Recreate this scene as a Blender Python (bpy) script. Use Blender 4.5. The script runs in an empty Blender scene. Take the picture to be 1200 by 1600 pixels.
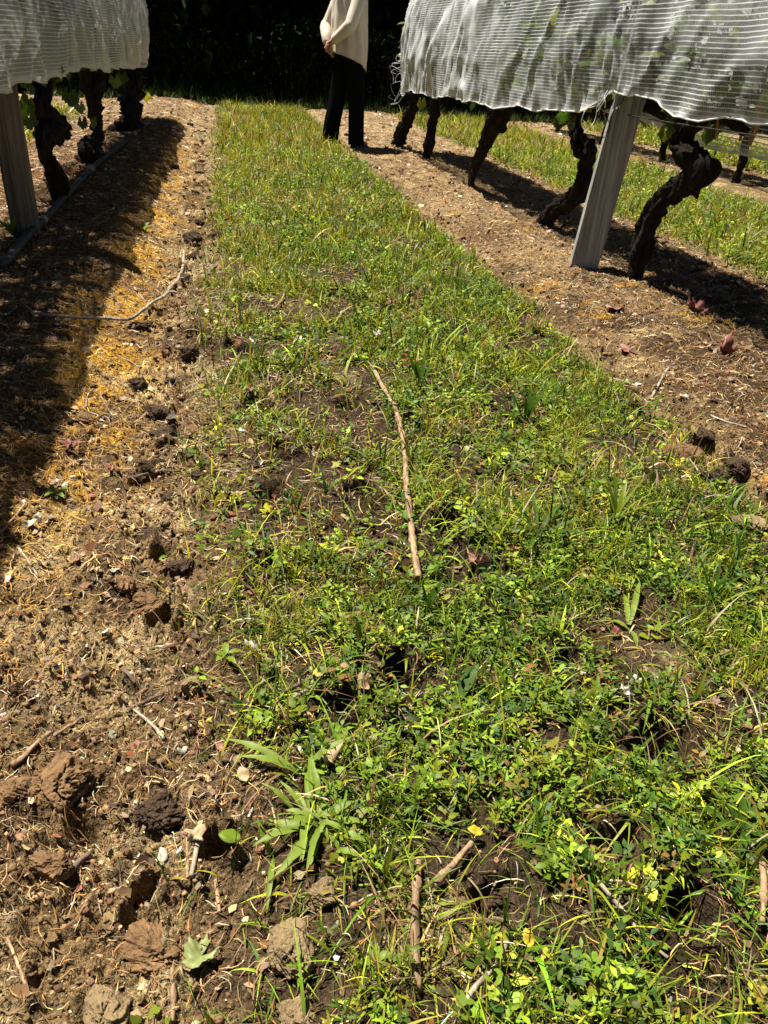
import bpy, math
import numpy as np
from mathutils import Vector, Matrix
rs = np.random.RandomState(11)
S = bpy.context.scene
C = S.collection

# ---------------------------------------------------------------- camera
CAM_H, YAW, PITCH, ROLL, FPX = .92, 12.3, 30.9, 4.0, 1202.
_y, _p, _r = map(math.radians, (YAW, PITCH, ROLL))
FW = np.array([math.sin(_y)*math.cos(_p), math.cos(_y)*math.cos(_p), -math.sin(_p)])
_R = np.array([math.cos(_y), -math.sin(_y), 0.]); _U = np.cross(_R, FW)
RT = _R*math.cos(_r)+_U*math.sin(_r); UP = -_R*math.sin(_r)+_U*math.cos(_r)
cd = bpy.data.cameras.new('camera'); cam = bpy.data.objects.new('camera', cd); C.objects.link(cam)
cam.matrix_world = Matrix(((RT[0], UP[0], -FW[0], 0), (RT[1], UP[1], -FW[1], 0), (RT[2], UP[2], -FW[2], CAM_H), (0, 0, 0, 1)))
cd.sensor_fit = 'VERTICAL'; cd.sensor_height = 24; cd.lens = 24*FPX/1600
cd.clip_start = .02; cd.clip_end = 500
S.camera = cam
# ---------------------------------------------------------------- light
EL = math.radians(66); AZ = np.array([-.69, .72]); AZ /= np.linalg.norm(AZ)
W = bpy.data.worlds.new('World'); S.world = W; W.use_nodes = True
nt = W.node_tree; nt.nodes.clear()
sky = nt.nodes.new('ShaderNodeTexSky'); sky.sky_type = 'NISHITA'; sky.sun_disc = False
sky.air_density = .3; sky.dust_density = .1; sky.ozone_density = 1.; sky.altitude = 1500; sky.sun_elevation = EL; sky.sun_rotation = math.atan2(AZ[0], AZ[1])
bg = nt.nodes.new('ShaderNodeBackground'); bg.inputs[1].default_value = .05
wo = nt.nodes.new('ShaderNodeOutputWorld')
nt.links.new(sky.outputs[0], bg.inputs[0]); nt.links.new(bg.outputs[0], wo.inputs[0])
ld = bpy.data.lights.new('sun', 'SUN'); ld.energy = 5.0; ld.angle = math.radians(.5); ld.color = (1, .95, .86)
sun = bpy.data.objects.new('sun', ld); C.objects.link(sun); sun.location = (-3, 3, 8)
sd = Vector((AZ[0]*math.cos(EL), AZ[1]*math.cos(EL), math.sin(EL)))
sun.rotation_euler = sd.to_track_quat('Z', 'Y').to_euler()
S.view_settings.view_transform = 'Standard'; S.view_settings.look = 'None'
S.view_settings.exposure = 1.15; S.view_settings.gamma = 1
S.render.engine = 'CYCLES'
S.cycles.max_bounces = 6; S.cycles.diffuse_bounces = 1; S.cycles.transparent_max_bounces = 16
S.cycles.transmission_bounces = 3

# ---------------------------------------------------------------- pixel helpers (photo pixel -> world point)
def ray(px, py): return RT*(px-600)/FPX-UP*(py-800)/FPX+FW
def at(px, py, z=0.):
    d = ray(px, py); t = (z-CAM_H)/d[2]; return d[0]*t, d[1]*t
def atx(px, py, X):
    d = ray(px, py); t = X/d[0]; return np.array([X, d[1]*t, CAM_H+d[2]*t])

# ---------------------------------------------------------------- noise
def h2(ix, iy, s):
    n = (ix*374761393+iy*668265263+s*974634777) & 0x7fffffff
    n = ((n ^ (n >> 13))*1274126177) & 0x7fffffff
    return ((n ^ (n >> 16)) & 0xffff)/65535.
def vn(x, y, s=0):
    x = np.asarray(x, float); y = np.asarray(y, float)
    ix = np.floor(x).astype(np.int64); iy = np.floor(y).astype(np.int64)
    fx = x-ix; fy = y-iy; fx = fx*fx*(3-2*fx); fy = fy*fy*(3-2*fy)
    a = h2(ix, iy, s); b = h2(ix+1, iy, s); c = h2(ix, iy+1, s); d = h2(ix+1, iy+1, s)
    return (a+(b-a)*fx)*(1-fy)+(c+(d-c)*fx)*fy
def fbm(x, y, f, o=3, s=0, g=.5):
    t = 0; a = 1; n = 0
    for i in range(o):
        cx, sx = math.cos(i*1.1+.4), math.sin(i*1.1+.4)
        t = t+a*vn((x*cx-y*sx)*f+i*17.3, (x*sx+y*cx)*f-i*9.1, s+i*7); n += a; a *= g; f *= 2.07
    return t/n-.5
def sm(a, b, x): t = np.clip((x-a)/(b-a), 0, 1); return t*t*(3-2*t)

ROWL, ROWR, ROWN = -1.08, 1.94, 4.96
FAR = 14.2
PITS = [(310,210,.06,.05),(312,262,.07,.05),(315,290,.06,.05),(318,340,.06,.06),(312,385,.06,.05),(292,418,.05,.06),(300,445,.05,.04),(256,490,.045,.05),
 (300,520,.05,.045),(330,545,.04,.04),(262,690,.03,.03),(290,790,.035,.03),(255,968,.028,.05),(240,950,.03,.035),(225,1390,.022,.016),(205,1425,.015,.018),
 (400,637,.035,.05),(440,714,.035,.05),(345,1330,.025,.04),(130,1290,.025,.012),(985,645,.05,.04),(1095,708,.05,.045),(1010,665,.03,.03),(610,1060,.03,.04),
 (760,900,.04,.03),(640,660,.04,.035),(1020,1180,.045,.03),(770,1420,.035,.02),(950,1330,.035,.022),(700,830,.04,.03),(880,1050,.03,.03),(540,640,.035,.03),
 (1150,775,.05,.03),(310,235,.05,.04),(300,330,.04,.05),(300,365,.05,.045),(385,560,.03,.03),(420,780,.035,.03),(250,860,.03,.02),(520,1120,.03,.03),(1060,1440,.04,.03),
 (700,520,.05,.03),(640,470,.04,.03),(390,480,.04,.03),(520,470,.04,.03),(405,900,.03,.03),(560,780,.04,.03)]
PW = [at(a, b)+(r, d) for a, b, r, d in PITS]
BASES = [(1.9, 3.44), (1.88, 4.8), (1.88, 6.25), (1.97, 8.1), (1.86, 9.0), (1.78, 3.8), (-.98, 5.0), (-1.02, 6.9), (-.95, 8.6)]
def zones(x, y):
    e1 = .07*fbm(x, y, 4, 3, 3); e2 = .1*fbm(x, y, 1.5, 2, 9)
    gl = sm(-.19, .06, x+e1*1.6+e2); gr = 1-sm(1.17, 1.27, x+e1+e2*.6)
    mid = gl*gr*(1-sm(FAR-.1, FAR+.2, y))
    r2 = sm(2.62, 2.85, x+2*e1)*(1-sm(4.15, 4.4, x+2*e1))*(1-sm(FAR-.8, FAR, y))*sm(2, 3, y)
    l2 = (1-sm(-1.9, -1.65, x+2*e1))*sm(-3.2, -3, x)*(1-sm(FAR-3, FAR-2, y))
    r3 = sm(5.6, 5.9, x+2*e1)*(1-sm(7.4, 7.8, x))*(1-sm(FAR-.8, FAR, y))
    return mid, r2, l2, r3
def height(x, y, fine=True):
    x = np.asarray(x, float); y = np.asarray(y, float)
    mid, r2, l2, r3 = zones(x, y)
    g = np.clip(mid+r2+l2+r3, 0, 1)
    z = .03*fbm(x, y, 1.2, 2, 21)
    bl = (1-sm(-.62, -.3, x+.12*fbm(x, y, 2, 2, 33)))*sm(-1.9, -1.3, x)
    br = sm(1.3, 1.8, x)*(1-sm(2.5, 2.9, x))
    z = z+.07*bl+.02*br+.015*g+(bl+br)*(.03*fbm(x, y, 5, 3, 35)+.012*np.abs(fbm(x, y, 18, 3, 37)))
    rut = np.exp(-((x+.2-.05*fbm(x, y, .8, 2, 5))/.1)**2)+.8*np.exp(-((x-1.33)/.09)**2)
    z = z-.022*rut
    near = 1-sm(.9, 1.5, y)
    cl = np.clip(rut+.5*near*(1-g)+.35+.25*br, 0, 1)*(1-.6*bl)
    z = z+.07*cl*np.maximum(fbm(x, y, 9, 4, 41), -.1)
    lp = 1-sm(-.25, .1, x)*(1-sm(1.2, 1.35, x))
    z = z+.034*cl*np.abs(fbm(x, y, 26, 4, 55, .62))*2+(.009+.014*lp)*fbm(x, y, 55, 4, 61, .68)
    z = z+.02*g*np.maximum(fbm(x, y, 7, 3, 65), -.2)
    for px, py, r, d in PW:
        m = (np.abs(x-px) < r*3) & (np.abs(y-py) < r*3)
        if np.any(m):
            xx = x[m]; yy = y[m]; w = 1.5*r*fbm(xx, yy, 22, 3, 77)
            q = np.hypot(xx-px+w, (yy-py)*1.0+w)/r
            zz = z[m]-1.9*d*(1-sm(.62, 1.0, q))+.45*d*np.exp(-((q-1.3)/.28)**2)*(1+2*fbm(xx, yy, 30, 2, 79))
            z = z.copy(); z[m] = zz
    for px, py in BASES: z = z+.014*np.exp(-((x-px)**2+(y-py)**2)/.012)*(1+2*fbm(x, y, 20, 2, 91))
    return z
def hz(x, y): return float(height(np.array([x]), np.array([y]))[0])
def gat(px, py, dz=0.):          # where the line of sight through a photo pixel meets the ground relief
    z = 0.
    for _ in range(7):
        X, Y = at(px, py, z+dz); z = .5*z+.5*float(np.mean(height(X+np.array([0, .02, -.02, 0, 0]), Y+np.array([0, 0, 0, .02, -.02]))))
    return X, Y

# ---------------------------------------------------------------- mesh helpers
def mk(name, V, F, mat=None, parent=None, col=None, uv=None, smooth=True):
    V = np.asarray(V, np.float32).reshape(-1, 3)
    me = bpy.data.meshes.new(name)
    if isinstance(F, np.ndarray):
        k = F.shape[1]; n = len(F)
        me.vertices.add(len(V)); me.vertices.foreach_set('co', V.ravel())
        me.loops.add(n*k); me.loops.foreach_set('vertex_index', F.astype(np.int32).ravel())
        me.polygons.add(n); me.polygons.foreach_set('loop_start', np.arange(0, n*k, k, dtype=np.int32))
        me.polygons.foreach_set('loop_total', np.full(n, k, np.int32))
        me.update(calc_edges=True)
    else:
        me.from_pydata(V.tolist(), [], F)
    if smooth: me.polygons.foreach_set('use_smooth', np.ones(len(me.polygons), bool))
    if col is not None:
        a = me.color_attributes.new('col', 'FLOAT_COLOR', 'POINT')
        cc = np.ones((len(V), 4), np.float32); cc[:, :3] = col; a.data.foreach_set('color', cc.ravel())
    if uv is not None:
        l = me.uv_layers.new(name='UVMap'); li = np.empty(len(me.loops), np.int32); me.loops.foreach_get('vertex_index', li)
        l.data.foreach_set('uv', np.asarray(uv, np.float32)[li].ravel())
    if mat: me.materials.append(mat)
    o = bpy.data.objects.new(name, me); C.objects.link(o)
    if parent: o.parent = parent
    return o
def tag(o, label=None, cat=None, group=None, kind=None):
    if label: o['label'] = label
    if cat: o['category'] = cat
    if group: o['group'] = group
    if kind: o['kind'] = kind
    return o
def emp(name, loc, label, cat, group=None):
    o = bpy.data.objects.new(name, None); C.objects.link(o); o.location = loc; o.empty_display_size = .1
    return tag(o, label, cat, group)
def kids(root, objs):            # parent meshes built in world space to an Empty standing at its base
    for o in objs:
        o.parent = root; me = o.data
        me.transform(Matrix.Translation(-Vector(root.location)))
def base(o, p):                  # put an object's origin at its base point
    o.data.transform(Matrix.Translation(-Vector(p))); o.location = p
    return o
def cat_smooth(P, n):
    P = np.asarray(P, float); m = len(P); t = np.linspace(0, m-1, n); out = []
    for u in t:
        i = min(int(u), m-2); f = u-i
        a, b, c, d = P[max(i-1, 0)], P[i], P[i+1], P[min(i+2, m-1)]
        out.append(.5*((2*b)+(-a+c)*f+(2*a-5*b+4*c-d)*f*f+(-a+3*b-3*c+d)*f**3))
    return np.array(out)
def tube(P, R, n=12, rough=0., rf=20, seed=0, step=None, stri=0.):
    """tapered tube along points P with radii R; rough = radial noise, stri = lengthwise ridges"""
    P = np.asarray(P, float); R = np.asarray(R, float)
    if step:
        L = np.linalg.norm(np.diff(P, axis=0), axis=1).sum(); k = max(int(L/step), 3)
        Q = cat_smooth(np.column_stack([P, R]), k+1); P = Q[:, :3]; R = np.maximum(Q[:, 3], 1e-4)
    T = np.gradient(P, axis=0); T /= np.linalg.norm(T, axis=1)[:, None]+1e-9
    ref = np.array([.3, .9, .1]) if abs(T[0][1]) < .8 else np.array([1., 0, .1])
    N = np.cross(T[0], ref); N /= np.linalg.norm(N); V = []
    L = np.concatenate([[0], np.cumsum(np.linalg.norm(np.diff(P, axis=0), axis=1))])
    a = np.arange(n)/n*2*math.pi
    for i in range(len(P)):
        N = N-T[i]*(N@T[i]); N /= np.linalg.norm(N)+1e-9; B = np.cross(T[i], N)
        r = R[i]*np.ones(n)
        if rough: r = r*(1+rough*2*fbm(np.cos(a)*1.5+seed, np.sin(a)*1.5+L[i]*rf, 1., 3, seed, .6))
        if stri: r = r*(1+stri*2*(vn(a*n/6.28*.5+3*fbm(a, a*0+L[i]*8, 1, 1, seed), a*0+L[i]*6, seed+5)-.5))
        V.append(P[i]+np.outer(np.cos(a)*r, N)+np.outer(np.sin(a)*r, B))
    m = len(P); V = np.concatenate(V+[[P[0]], [P[-1]]]); F = []
    i, j = np.meshgrid(np.arange(m-1), np.arange(n), indexing='ij'); j2 = (j+1) % n
    F = np.stack([i*n+j, i*n+j2, (i+1)*n+j2, (i+1)*n+j], -1).reshape(-1, 4).tolist()
    for k in range(n): F.append([m*n, (k+1) % n, k]); F.append([m*n+1, (m-1)*n+k, (m-1)*n+(k+1) % n])
    return V, F
def merge(parts):
    V = []; F = []; o = 0
    for v, f in parts:
        V.append(v); F += [[q+o for q in x] for x in f]; o += len(v)
    return np.concatenate(V), F
def ico(sub=2):
    import bmesh
    bm = bmesh.new(); bmesh.ops.create_icosphere(bm, subdivisions=sub, radius=1)
    V = np.array([v.co[:] for v in bm.verts]); F = np.array([[v.index for v in f.verts] for f in bm.faces]); bm.free()
    return V, F
def rotz(a):
    c, s = np.cos(a), np.sin(a); z = np.zeros_like(a); o = z+1
    return np.stack([np.stack([c, -s, z], -1), np.stack([s, c, z], -1), np.stack([z, z, o], -1)], -2)
def rotx(a):
    c, s = np.cos(a), np.sin(a); z = np.zeros_like(a); o = z+1
    return np.stack([np.stack([o, z, z], -1), np.stack([z, c, -s], -1), np.stack([z, s, c], -1)], -2)
def roty(a):
    c, s = np.cos(a), np.sin(a); z = np.zeros_like(a); o = z+1
    return np.stack([np.stack([c, z, s], -1), np.stack([z, o, z], -1), np.stack([-s, z, c], -1)], -2)
def inst(T, F, pos, R, sc):
    n = len(pos); V = np.einsum('nij,nkj->nki', R, T[None]*np.asarray(sc).reshape(n, 1, -1))+pos[:, None]
    FF = F[None]+(np.arange(n)*len(T))[:, None, None]
    return V.reshape(-1, 3), FF.reshape(-1, F.shape[1])
def pick(pal, n, jit=.25, w=None):
    pal = np.array(pal); i = rs.choice(len(pal), n, p=None if w is None else np.array(w)/sum(w))
    return np.clip(pal[i]*np.exp(jit*1.7*rs.normal(size=(n, 1))-.12)*(1+.12*(rs.rand(n, 3)*2-1)), 0, 1)

# ---------------------------------------------------------------- materials
def mat(name, base=(.5, .5, .5), rough=.8, attr=False, noise=None, bump=None, trans=0., spec=.5, tcol=None, sheen=0):
    m = bpy.data.materials.new(name); m.use_nodes = True; t = m.node_tree; N = t.nodes; L = t.links; N.clear()
    out = N.new('ShaderNodeOutputMaterial'); b = N.new('ShaderNodeBsdfPrincipled')
    b.inputs['Roughness'].default_value = rough; b.inputs['Specular IOR Level'].default_value = spec
    if attr:
        a = N.new('ShaderNodeAttribute'); a.attribute_name = 'col'; src = a.outputs['Color']
    else:
        a = N.new('ShaderNodeRGB'); a.outputs[0].default_value = (*base, 1); src = a.outputs[0]
    tc = N.new('ShaderNodeTexCoord')
    if noise:                      # list of (scale, colour or brightness range, stretch)
        for sc, lo, hi, st in noise:
            mp = N.new('ShaderNodeMapping'); mp.inputs['Scale'].default_value = st
            n = N.new('ShaderNodeTexNoise'); n.inputs['Scale'].default_value = sc; n.inputs['Detail'].default_value = 5; n.inputs['Roughness'].default_value = .65
            L.new(tc.outputs['Object'], mp.inputs[0]); L.new(mp.outputs[0], n.inputs['Vector'])
            r = N.new('ShaderNodeMapRange'); r.inputs[1].default_value = .3; r.inputs[2].default_value = .7; r.inputs[3].default_value = lo; r.inputs[4].default_value = hi
            L.new(n.outputs['Fac'], r.inputs[0])
            v = N.new('ShaderNodeVectorMath'); v.operation = 'SCALE'; L.new(src, v.inputs[0]); L.new(r.outputs[0], v.inputs['Scale']); src = v.outputs[0]
    L.new(src, b.inputs['Base Color'])
    if bump:
        last = None
        for sc, st, dist in bump:
            mp = N.new('ShaderNodeMapping'); mp.inputs['Scale'].default_value = st
            n = N.new('ShaderNodeTexNoise'); n.inputs['Scale'].default_value = sc; n.inputs['Detail'].default_value = 4
            L.new(tc.outputs['Object'], mp.inputs[0]); L.new(mp.outputs[0], n.inputs['Vector'])
            bp = N.new('ShaderNodeBump'); bp.inputs['Strength'].default_value = 1; bp.inputs['Distance'].default_value = dist
            L.new(n.outputs['Fac'], bp.inputs['Height'])
            if last: L.new(last.outputs[0], bp.inputs['Normal'])
            last = bp
        L.new(last.outputs[0], b.inputs['Normal'])
    if trans:
        tr = N.new('ShaderNodeBsdfTranslucent'); mx = N.new('ShaderNodeMixShader'); mx.inputs[0].default_value = trans
        if tcol:
            v = N.new('ShaderNodeVectorMath'); v.operation = 'MULTIPLY'; v.inputs[1].default_value = tcol; L.new(src, v.inputs[0]); L.new(v.outputs[0], tr.inputs[0])
        else: L.new(src, tr.inputs[0])
        L.new(b.outputs[0], mx.inputs[1]); L.new(tr.outputs[0], mx.inputs[2]); L.new(mx.outputs[0], out.inputs[0])
    else: L.new(b.outputs[0], out.inputs[0])
    return m
I3 = (1, 1, 1)
M = dict(
 ground=mat('ground_soil', attr=True, rough=.95, spec=.2, noise=[(190, .25, 1.9, I3), (50, .5, 1.5, I3)], bump=[(260, I3, .008), (90, I3, .012)]),
 veg=mat('green_blades', attr=True, rough=.5, trans=.22, spec=.22, tcol=(1.6, 1.4, .4)),
 straw=mat('dry_straw', attr=True, rough=.55, trans=.1, spec=.4),
 crumb=mat('soil_crumb', attr=True, rough=.95, spec=.2, bump=[(300, I3, .002)]),
 vine=mat('vine_leaf', attr=True, rough=.45, trans=.45, spec=.45, tcol=(1.5, 1.3, .45)),
 bark=mat('old_vine_bark', (.017, .012, .009), .95, noise=[(30, .45, 1.8, (1, 1, .25))], bump=[(70, (1, 1, .2), .012), (240, (1, 1, .3), .004)], spec=.15),
 post=mat('weathered_timber', (.38, .365, .33), .85, noise=[(90, .45, 1.3, (1, 1, .025)), (25, .6, 1.3, (1, 1, .05)), (5, .7, 1.2, (1, 1, .4))], bump=[(90, (1, 1, .03), .006)], spec=.3),
 postb=mat('brown_timber', (.16, .125, .085), .85, noise=[(90, .4, 1.3, (1, 1, .025)), (18, .5, 1.4, (1, 1, .06))], bump=[(90, (1, 1, .03), .006)], spec=.3),
 pipe=mat('black_poly_pipe', (.022, .023, .024), .65, noise=[(14, .5, 1.9, I3)], spec=.5),
 wire=mat('dark_wire', (.04, .035, .03), .5),
 cane=mat('dry_cane', (.35, .22, .12), .65, noise=[(14, .45, 1.4, (1, 1, 1)), (150, .4, 1.4, (1, .15, 1))], bump=[(130, I3, .0015)], spec=.4),
 caneg=mat('grey_cane', (.33, .27, .19), .7, noise=[(20, .5, 1.4, I3), (150, .4, 1.4, (1, .2, 1))], bump=[(130, I3, .0015)]),
 caned=mat('dark_cane', (.12, .075, .05), .7, noise=[(20, .6, 1.4, I3)], bump=[(130, I3, .0015)]),
 clod=mat('clod_soil', (.19, .11, .05), .95, noise=[(12, .55, 1.4, I3), (70, .6, 1.4, I3)], bump=[(60, I3, .008), (220, I3, .003)], spec=.2),
 clodd=mat('dark_clod_soil', (.065, .04, .023), .95, noise=[(20, .5, 1.5, I3)], bump=[(60, I3, .01), (220, I3, .004)], spec=.2),
 clodp=mat('pale_clod_soil', (.24, .17, .085), .95, noise=[(18, .5, 1.4, I3)], bump=[(60, I3, .008), (220, I3, .003)], spec=.2),
 red=mat('red_brown_leaf', (.20, .055, .035), .6, trans=.2, noise=[(60, .6, 1.4, I3)]),
 pink=mat('faded_pink_leaf', (.36, .17, .12), .7, trans=.2, noise=[(60, .6, 1.3, I3)]),
 tan=mat('tan_dry_leaf', (.5, .36, .2), .7, trans=.2, noise=[(60, .6, 1.3, I3)]),
 white=mat('bleached_scrap', (.42, .38, .30), .7, trans=.15),
 yellow=mat('yellow_leaf', (.62, .48, .03), .5, trans=.35, noise=[(80, .7, 1.2, I3)]),
 blue=mat('blue_plastic', (.03, .16, .42), .4),
 treebark=mat('tree_bark', (.05, .038, .028), .95, bump=[(12, (1, 1, .2), .02)]),
 hedge=mat('dark_tree_leaf', attr=True, rough=.8, trans=.1, spec=.05),
 cream=mat('cream_knit', (.62, .54, .43), .9, noise=[(9, .88, 1.08, (1, 1, .4))], bump=[(500, I3, .001)], spec=.2),
 greyknit=mat('pale_grey_cloth', (.6, .58, .55), .9, spec=.2),
 black=mat('black_cloth', (.005, .005, .006), .95, spec=.03),
 shoe=mat('black_shoe', (.012, .012, .012), .4),
 skin=mat('skin', (.42, .2, .14), .55, spec=.4),
 hair=mat('brown_hair', (.06, .04, .025), .6),
)
def netmat():
    m = bpy.data.materials.new('white_net'); m.use_nodes = True; t = m.node_tree; N = t.nodes; L = t.links; N.clear()
    out = N.new('ShaderNodeOutputMaterial'); uv = N.new('ShaderNodeUVMap'); uv.uv_map = 'UVMap'
    sp = N.new('ShaderNodeSeparateXYZ'); L.new(uv.outputs[0], sp.inputs[0])
    def mth(op, a, b=None, c=None):
        n = N.new('ShaderNodeMath'); n.operation = op
        for i, q in enumerate((a, b, c)):
            if q is None: continue
            if isinstance(q, (int, float)): n.inputs[i].default_value = q
            else: L.new(q, n.inputs[i])
        return n.outputs[0]
    ns = N.new('ShaderNodeTexNoise'); ns.inputs['Scale'].default_value = 3; ns.inputs['Detail'].default_value = 3; L.new(uv.outputs[0], ns.inputs['Vector'])
    v = mth('ADD', mth('MULTIPLY', sp.outputs[1], 1/.0165), mth('MULTIPLY', ns.outputs['Fac'], 1.2))
    fr = mth('FRACT', v); st = mth('LESS_THAN', fr, .22)
    # thin lace ties between the threads
    u = mth('FRACT', mth('MULTIPLY', sp.outputs[0], 1/.009)); lace = mth('MULTIPLY', mth('LESS_THAN', u, .14), .8)
    n2 = N.new('ShaderNodeTexNoise'); n2.inputs['Scale'].default_value = 2.2; n2.inputs['Detail'].default_value = 5; L.new(uv.outputs[0], n2.inputs['Vector'])
    dens = N.new('ShaderNodeMapRange'); dens.inputs[1].default_value = .35; dens.inputs[2].default_value = .7; dens.inputs[3].default_value = .0; dens.inputs[4].default_value = .34
    L.new(n2.outputs['Fac'], dens.inputs[0])
    at_ = N.new('ShaderNodeAttribute'); at_.attribute_name = 'col'; sx = N.new('ShaderNodeSeparateColor'); L.new(at_.outputs['Color'], sx.inputs[0])
    al = mth('MAXIMUM', mth('MAXIMUM', st, lace), mth('ADD', dens.outputs[0], sx.outputs[0])); al = mth('MINIMUM', al, 1.)
    df = N.new('ShaderNodeBsdfDiffuse'); df.inputs[0].default_value = (.76, .78, .78, 1)
    tl = N.new('ShaderNodeBsdfTranslucent'); tl.inputs[0].default_value = (.5, .51, .5, 1)
    mx = N.new('ShaderNodeMixShader'); mx.inputs[0].default_value = .3; L.new(df.outputs[0], mx.inputs[1]); L.new(tl.outputs[0], mx.inputs[2])
    tp = N.new('ShaderNodeBsdfTransparent'); m2 = N.new('ShaderNodeMixShader')
    L.new(al, m2.inputs[0]); L.new(tp.outputs[0], m2.inputs[1]); L.new(mx.outputs[0], m2.inputs[2]); L.new(m2.outputs[0], out.inputs[0])
    return m
M['net'] = netmat()
M['thread'] = mat('white_thread', (.8, .8, .76), .7, trans=.3)

# ---------------------------------------------------------------- ground sheet
def ground():
    ys = np.concatenate([np.array([-40, -20, -10, -5, -2.5, -1.2, -.6, -.3, -.1, .05]), .15*np.exp(np.arange(0, 4.70, .0062)), 16.6*np.exp(np.arange(.02, 2.4, .06))])
    core = np.linspace(0, 1, 760); out = np.cumsum(.01*1.22**np.arange(34))
    us = np.concatenate([-out[::-1], core, 1+out])
    Y, U_ = np.meshgrid(ys, us, indexing='ij'); yc = np.clip(Y, 0, 20)
    lo = -(.5+.2*yc); hi = .8+.62*yc; X = lo+(hi-lo)*U_
    Z = height(X, Y); mid, r2, l2, r3 = zones(X, Y)
    far = sm(18, 25, np.abs(Y)+np.abs(X)*.3); Z = Z*(1-far)
    soil = np.array([.18, .115, .05]); pale = np.array([.40, .295, .14]); brown = np.array([.078, .04, .016]); dark = np.array([.03, .018, .01])
    straw = np.array([.22, .13, .05]); moss = np.array([.50, .26, .02]); humus_shade = np.array([.03, .018, .009])
    def mix(a, b, t): return a*(1-t[..., None])+b*t[..., None]
    c = np.zeros(X.shape+(3,))+soil
    c = mix(c, pale, sm(-.02, .2, fbm(X, Y, 5, 4, 101)))
    c = mix(c, brown, sm(.0, .22, fbm(X, Y, 3, 5, 111, .65)))
    c = mix(c, dark, .7*sm(.08, .25, fbm(X, Y, 14, 4, 121, .6)))
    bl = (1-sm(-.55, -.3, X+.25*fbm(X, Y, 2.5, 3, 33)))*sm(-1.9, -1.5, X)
    c = mix(c, np.array([.13, .06, .016]), .9*bl); c = mix(c, brown, .7*bl*sm(-.05, .2, fbm(X, Y, 8, 4, 131)))  # brown-orange straw, darkened in colour to deepen the left row's shadow
    mo = np.exp(-((X+.42-.12*fbm(X, Y, 2, 2, 7))/.13)**2)*sm(-.06, .1, fbm(X, Y, 5, 5, 141, .75))*sm(1.2, 2, Y)*(1-sm(6, 10, Y))
    c = mix(c, moss, .9*mo)
    br = sm(1.25, 1.5, X)*(1-sm(2.5, 2.8, X)); c = mix(c, straw, .45*br)
    c = mix(c, np.array([.28, .19, .09]), .75*br*sm(-.05, .12, fbm(X, Y, 2.2, 5, 155, .65))); c = mix(c, brown*.6, br*.9*sm(-.1, .08, fbm(X, Y, 3, 5, 151, .65)+.08*(1-sm(2.2, 3.5, Y)))*(1-sm(3.2, 6, Y)))
    c = mix(c, moss, .7*br*sm(.1, .2, fbm(X, Y, 3, 5, 161, .7))*(1-sm(4, 6, Y)))
    c = mix(c, np.array([.36, .26, .14]), .5*sm(7, 12, Y))
    g = np.clip(mid, 0, 1); c = mix(c, humus_shade, .93*g*(1-.35*sm(.08, .22, fbm(X, Y, 7, 4, 171))))  # strip soil darkened in colour to deepen the shadows between the blades
    c = mix(c, np.array([.16, .13, .05]), .85*np.clip(r2+l2+r3, 0, 1))
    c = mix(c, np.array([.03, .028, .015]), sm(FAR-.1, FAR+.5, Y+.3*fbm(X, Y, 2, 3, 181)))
    h, w = X.shape; i, j = np.meshgrid(np.arange(h-1), np.arange(w-1), indexing='ij')
    F = np.stack([i*w+j, i*w+j+1, (i+1)*w+j+1, (i+1)*w+j], -1).reshape(-1, 4)
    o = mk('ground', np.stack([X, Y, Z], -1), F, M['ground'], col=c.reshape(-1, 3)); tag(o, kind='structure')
ground()

# ---------------------------------------------------------------- scattered stuff
def infrustum(x, y, m=.34):
    d0 = x*RT[0]+y*RT[1]-CAM_H*RT[2]; d1 = x*UP[0]+y*UP[1]-CAM_H*UP[2]; d2 = x*FW[0]+y*FW[1]-CAM_H*FW[2]
    u = d0/d2*FPX; v = d1/d2*FPX; return (d2 > 0) & (np.abs(u) < 600+1200*m) & (np.abs(v) < 800+1600*m)
def sample(x0, x1, y0, y1, dens):
    n = int(abs((x1-x0)*(y1-y0))*dens); x = rs.uniform(x0, x1, n); y = rs.uniform(y0, y1, n)
    k = infrustum(x, y); return x[k], y[k]
def blades(x, y, h, w, col, lean=.6, K=4, curl=.5):
    n = len(x); a = rs.rand(n)*6.283; ln = lean*rs.rand(n)**.8*1.3; z = height(x, y)-.003
    t = np.linspace(0, 1, K+1)[None, :, None]
    d = np.stack([np.cos(a), np.sin(a), 0*a], -1)[:, None]; up = np.array([0, 0, 1.])[None, None]
    th = (ln[:, None, None])*(1+curl*t*2)          # angle from vertical grows to the tip
    P = np.stack([x, y, z], -1)[:, None]+h[:, None, None]*(d*np.sin(th)*t+up*np.cos(th)*t)
    b = a+rs.uniform(-1.2, 1.2, n)+1.57; s = np.stack([np.cos(b), np.sin(b), .3*(rs.rand(n)-.5)], -1)[:, None]
    ww = w[:, None, None]*np.maximum(1-t**1.7, .04)*(.55+.45*np.minimum(t*4, 1))
    V = np.stack([P-s*ww*.5, P+s*ww*.5], 2)          # n,K+1,2,3
    V = V.reshape(n, -1, 3); q = np.array([[2*i, 2*i+1, 2*i+3, 2*i+2] for i in range(K)])
    F = (q[None]+(np.arange(n)*2*(K+1))[:, None, None]).reshape(-1, 4)
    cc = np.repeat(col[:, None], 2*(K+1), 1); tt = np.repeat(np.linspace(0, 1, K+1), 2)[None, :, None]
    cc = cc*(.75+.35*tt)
    return V.reshape(-1, 3), F, cc.reshape(-1, 3)
GREENS = [(.145, .235, .014), (.095, .175, .013), (.22, .31, .016), (.33, .38, .02), (.04, .085, .01), (.155, .23, .018)]
YEL = [(.34, .36, .025), (.30, .32, .02), (.24, .30, .02), (.38, .32, .04)]
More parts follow.
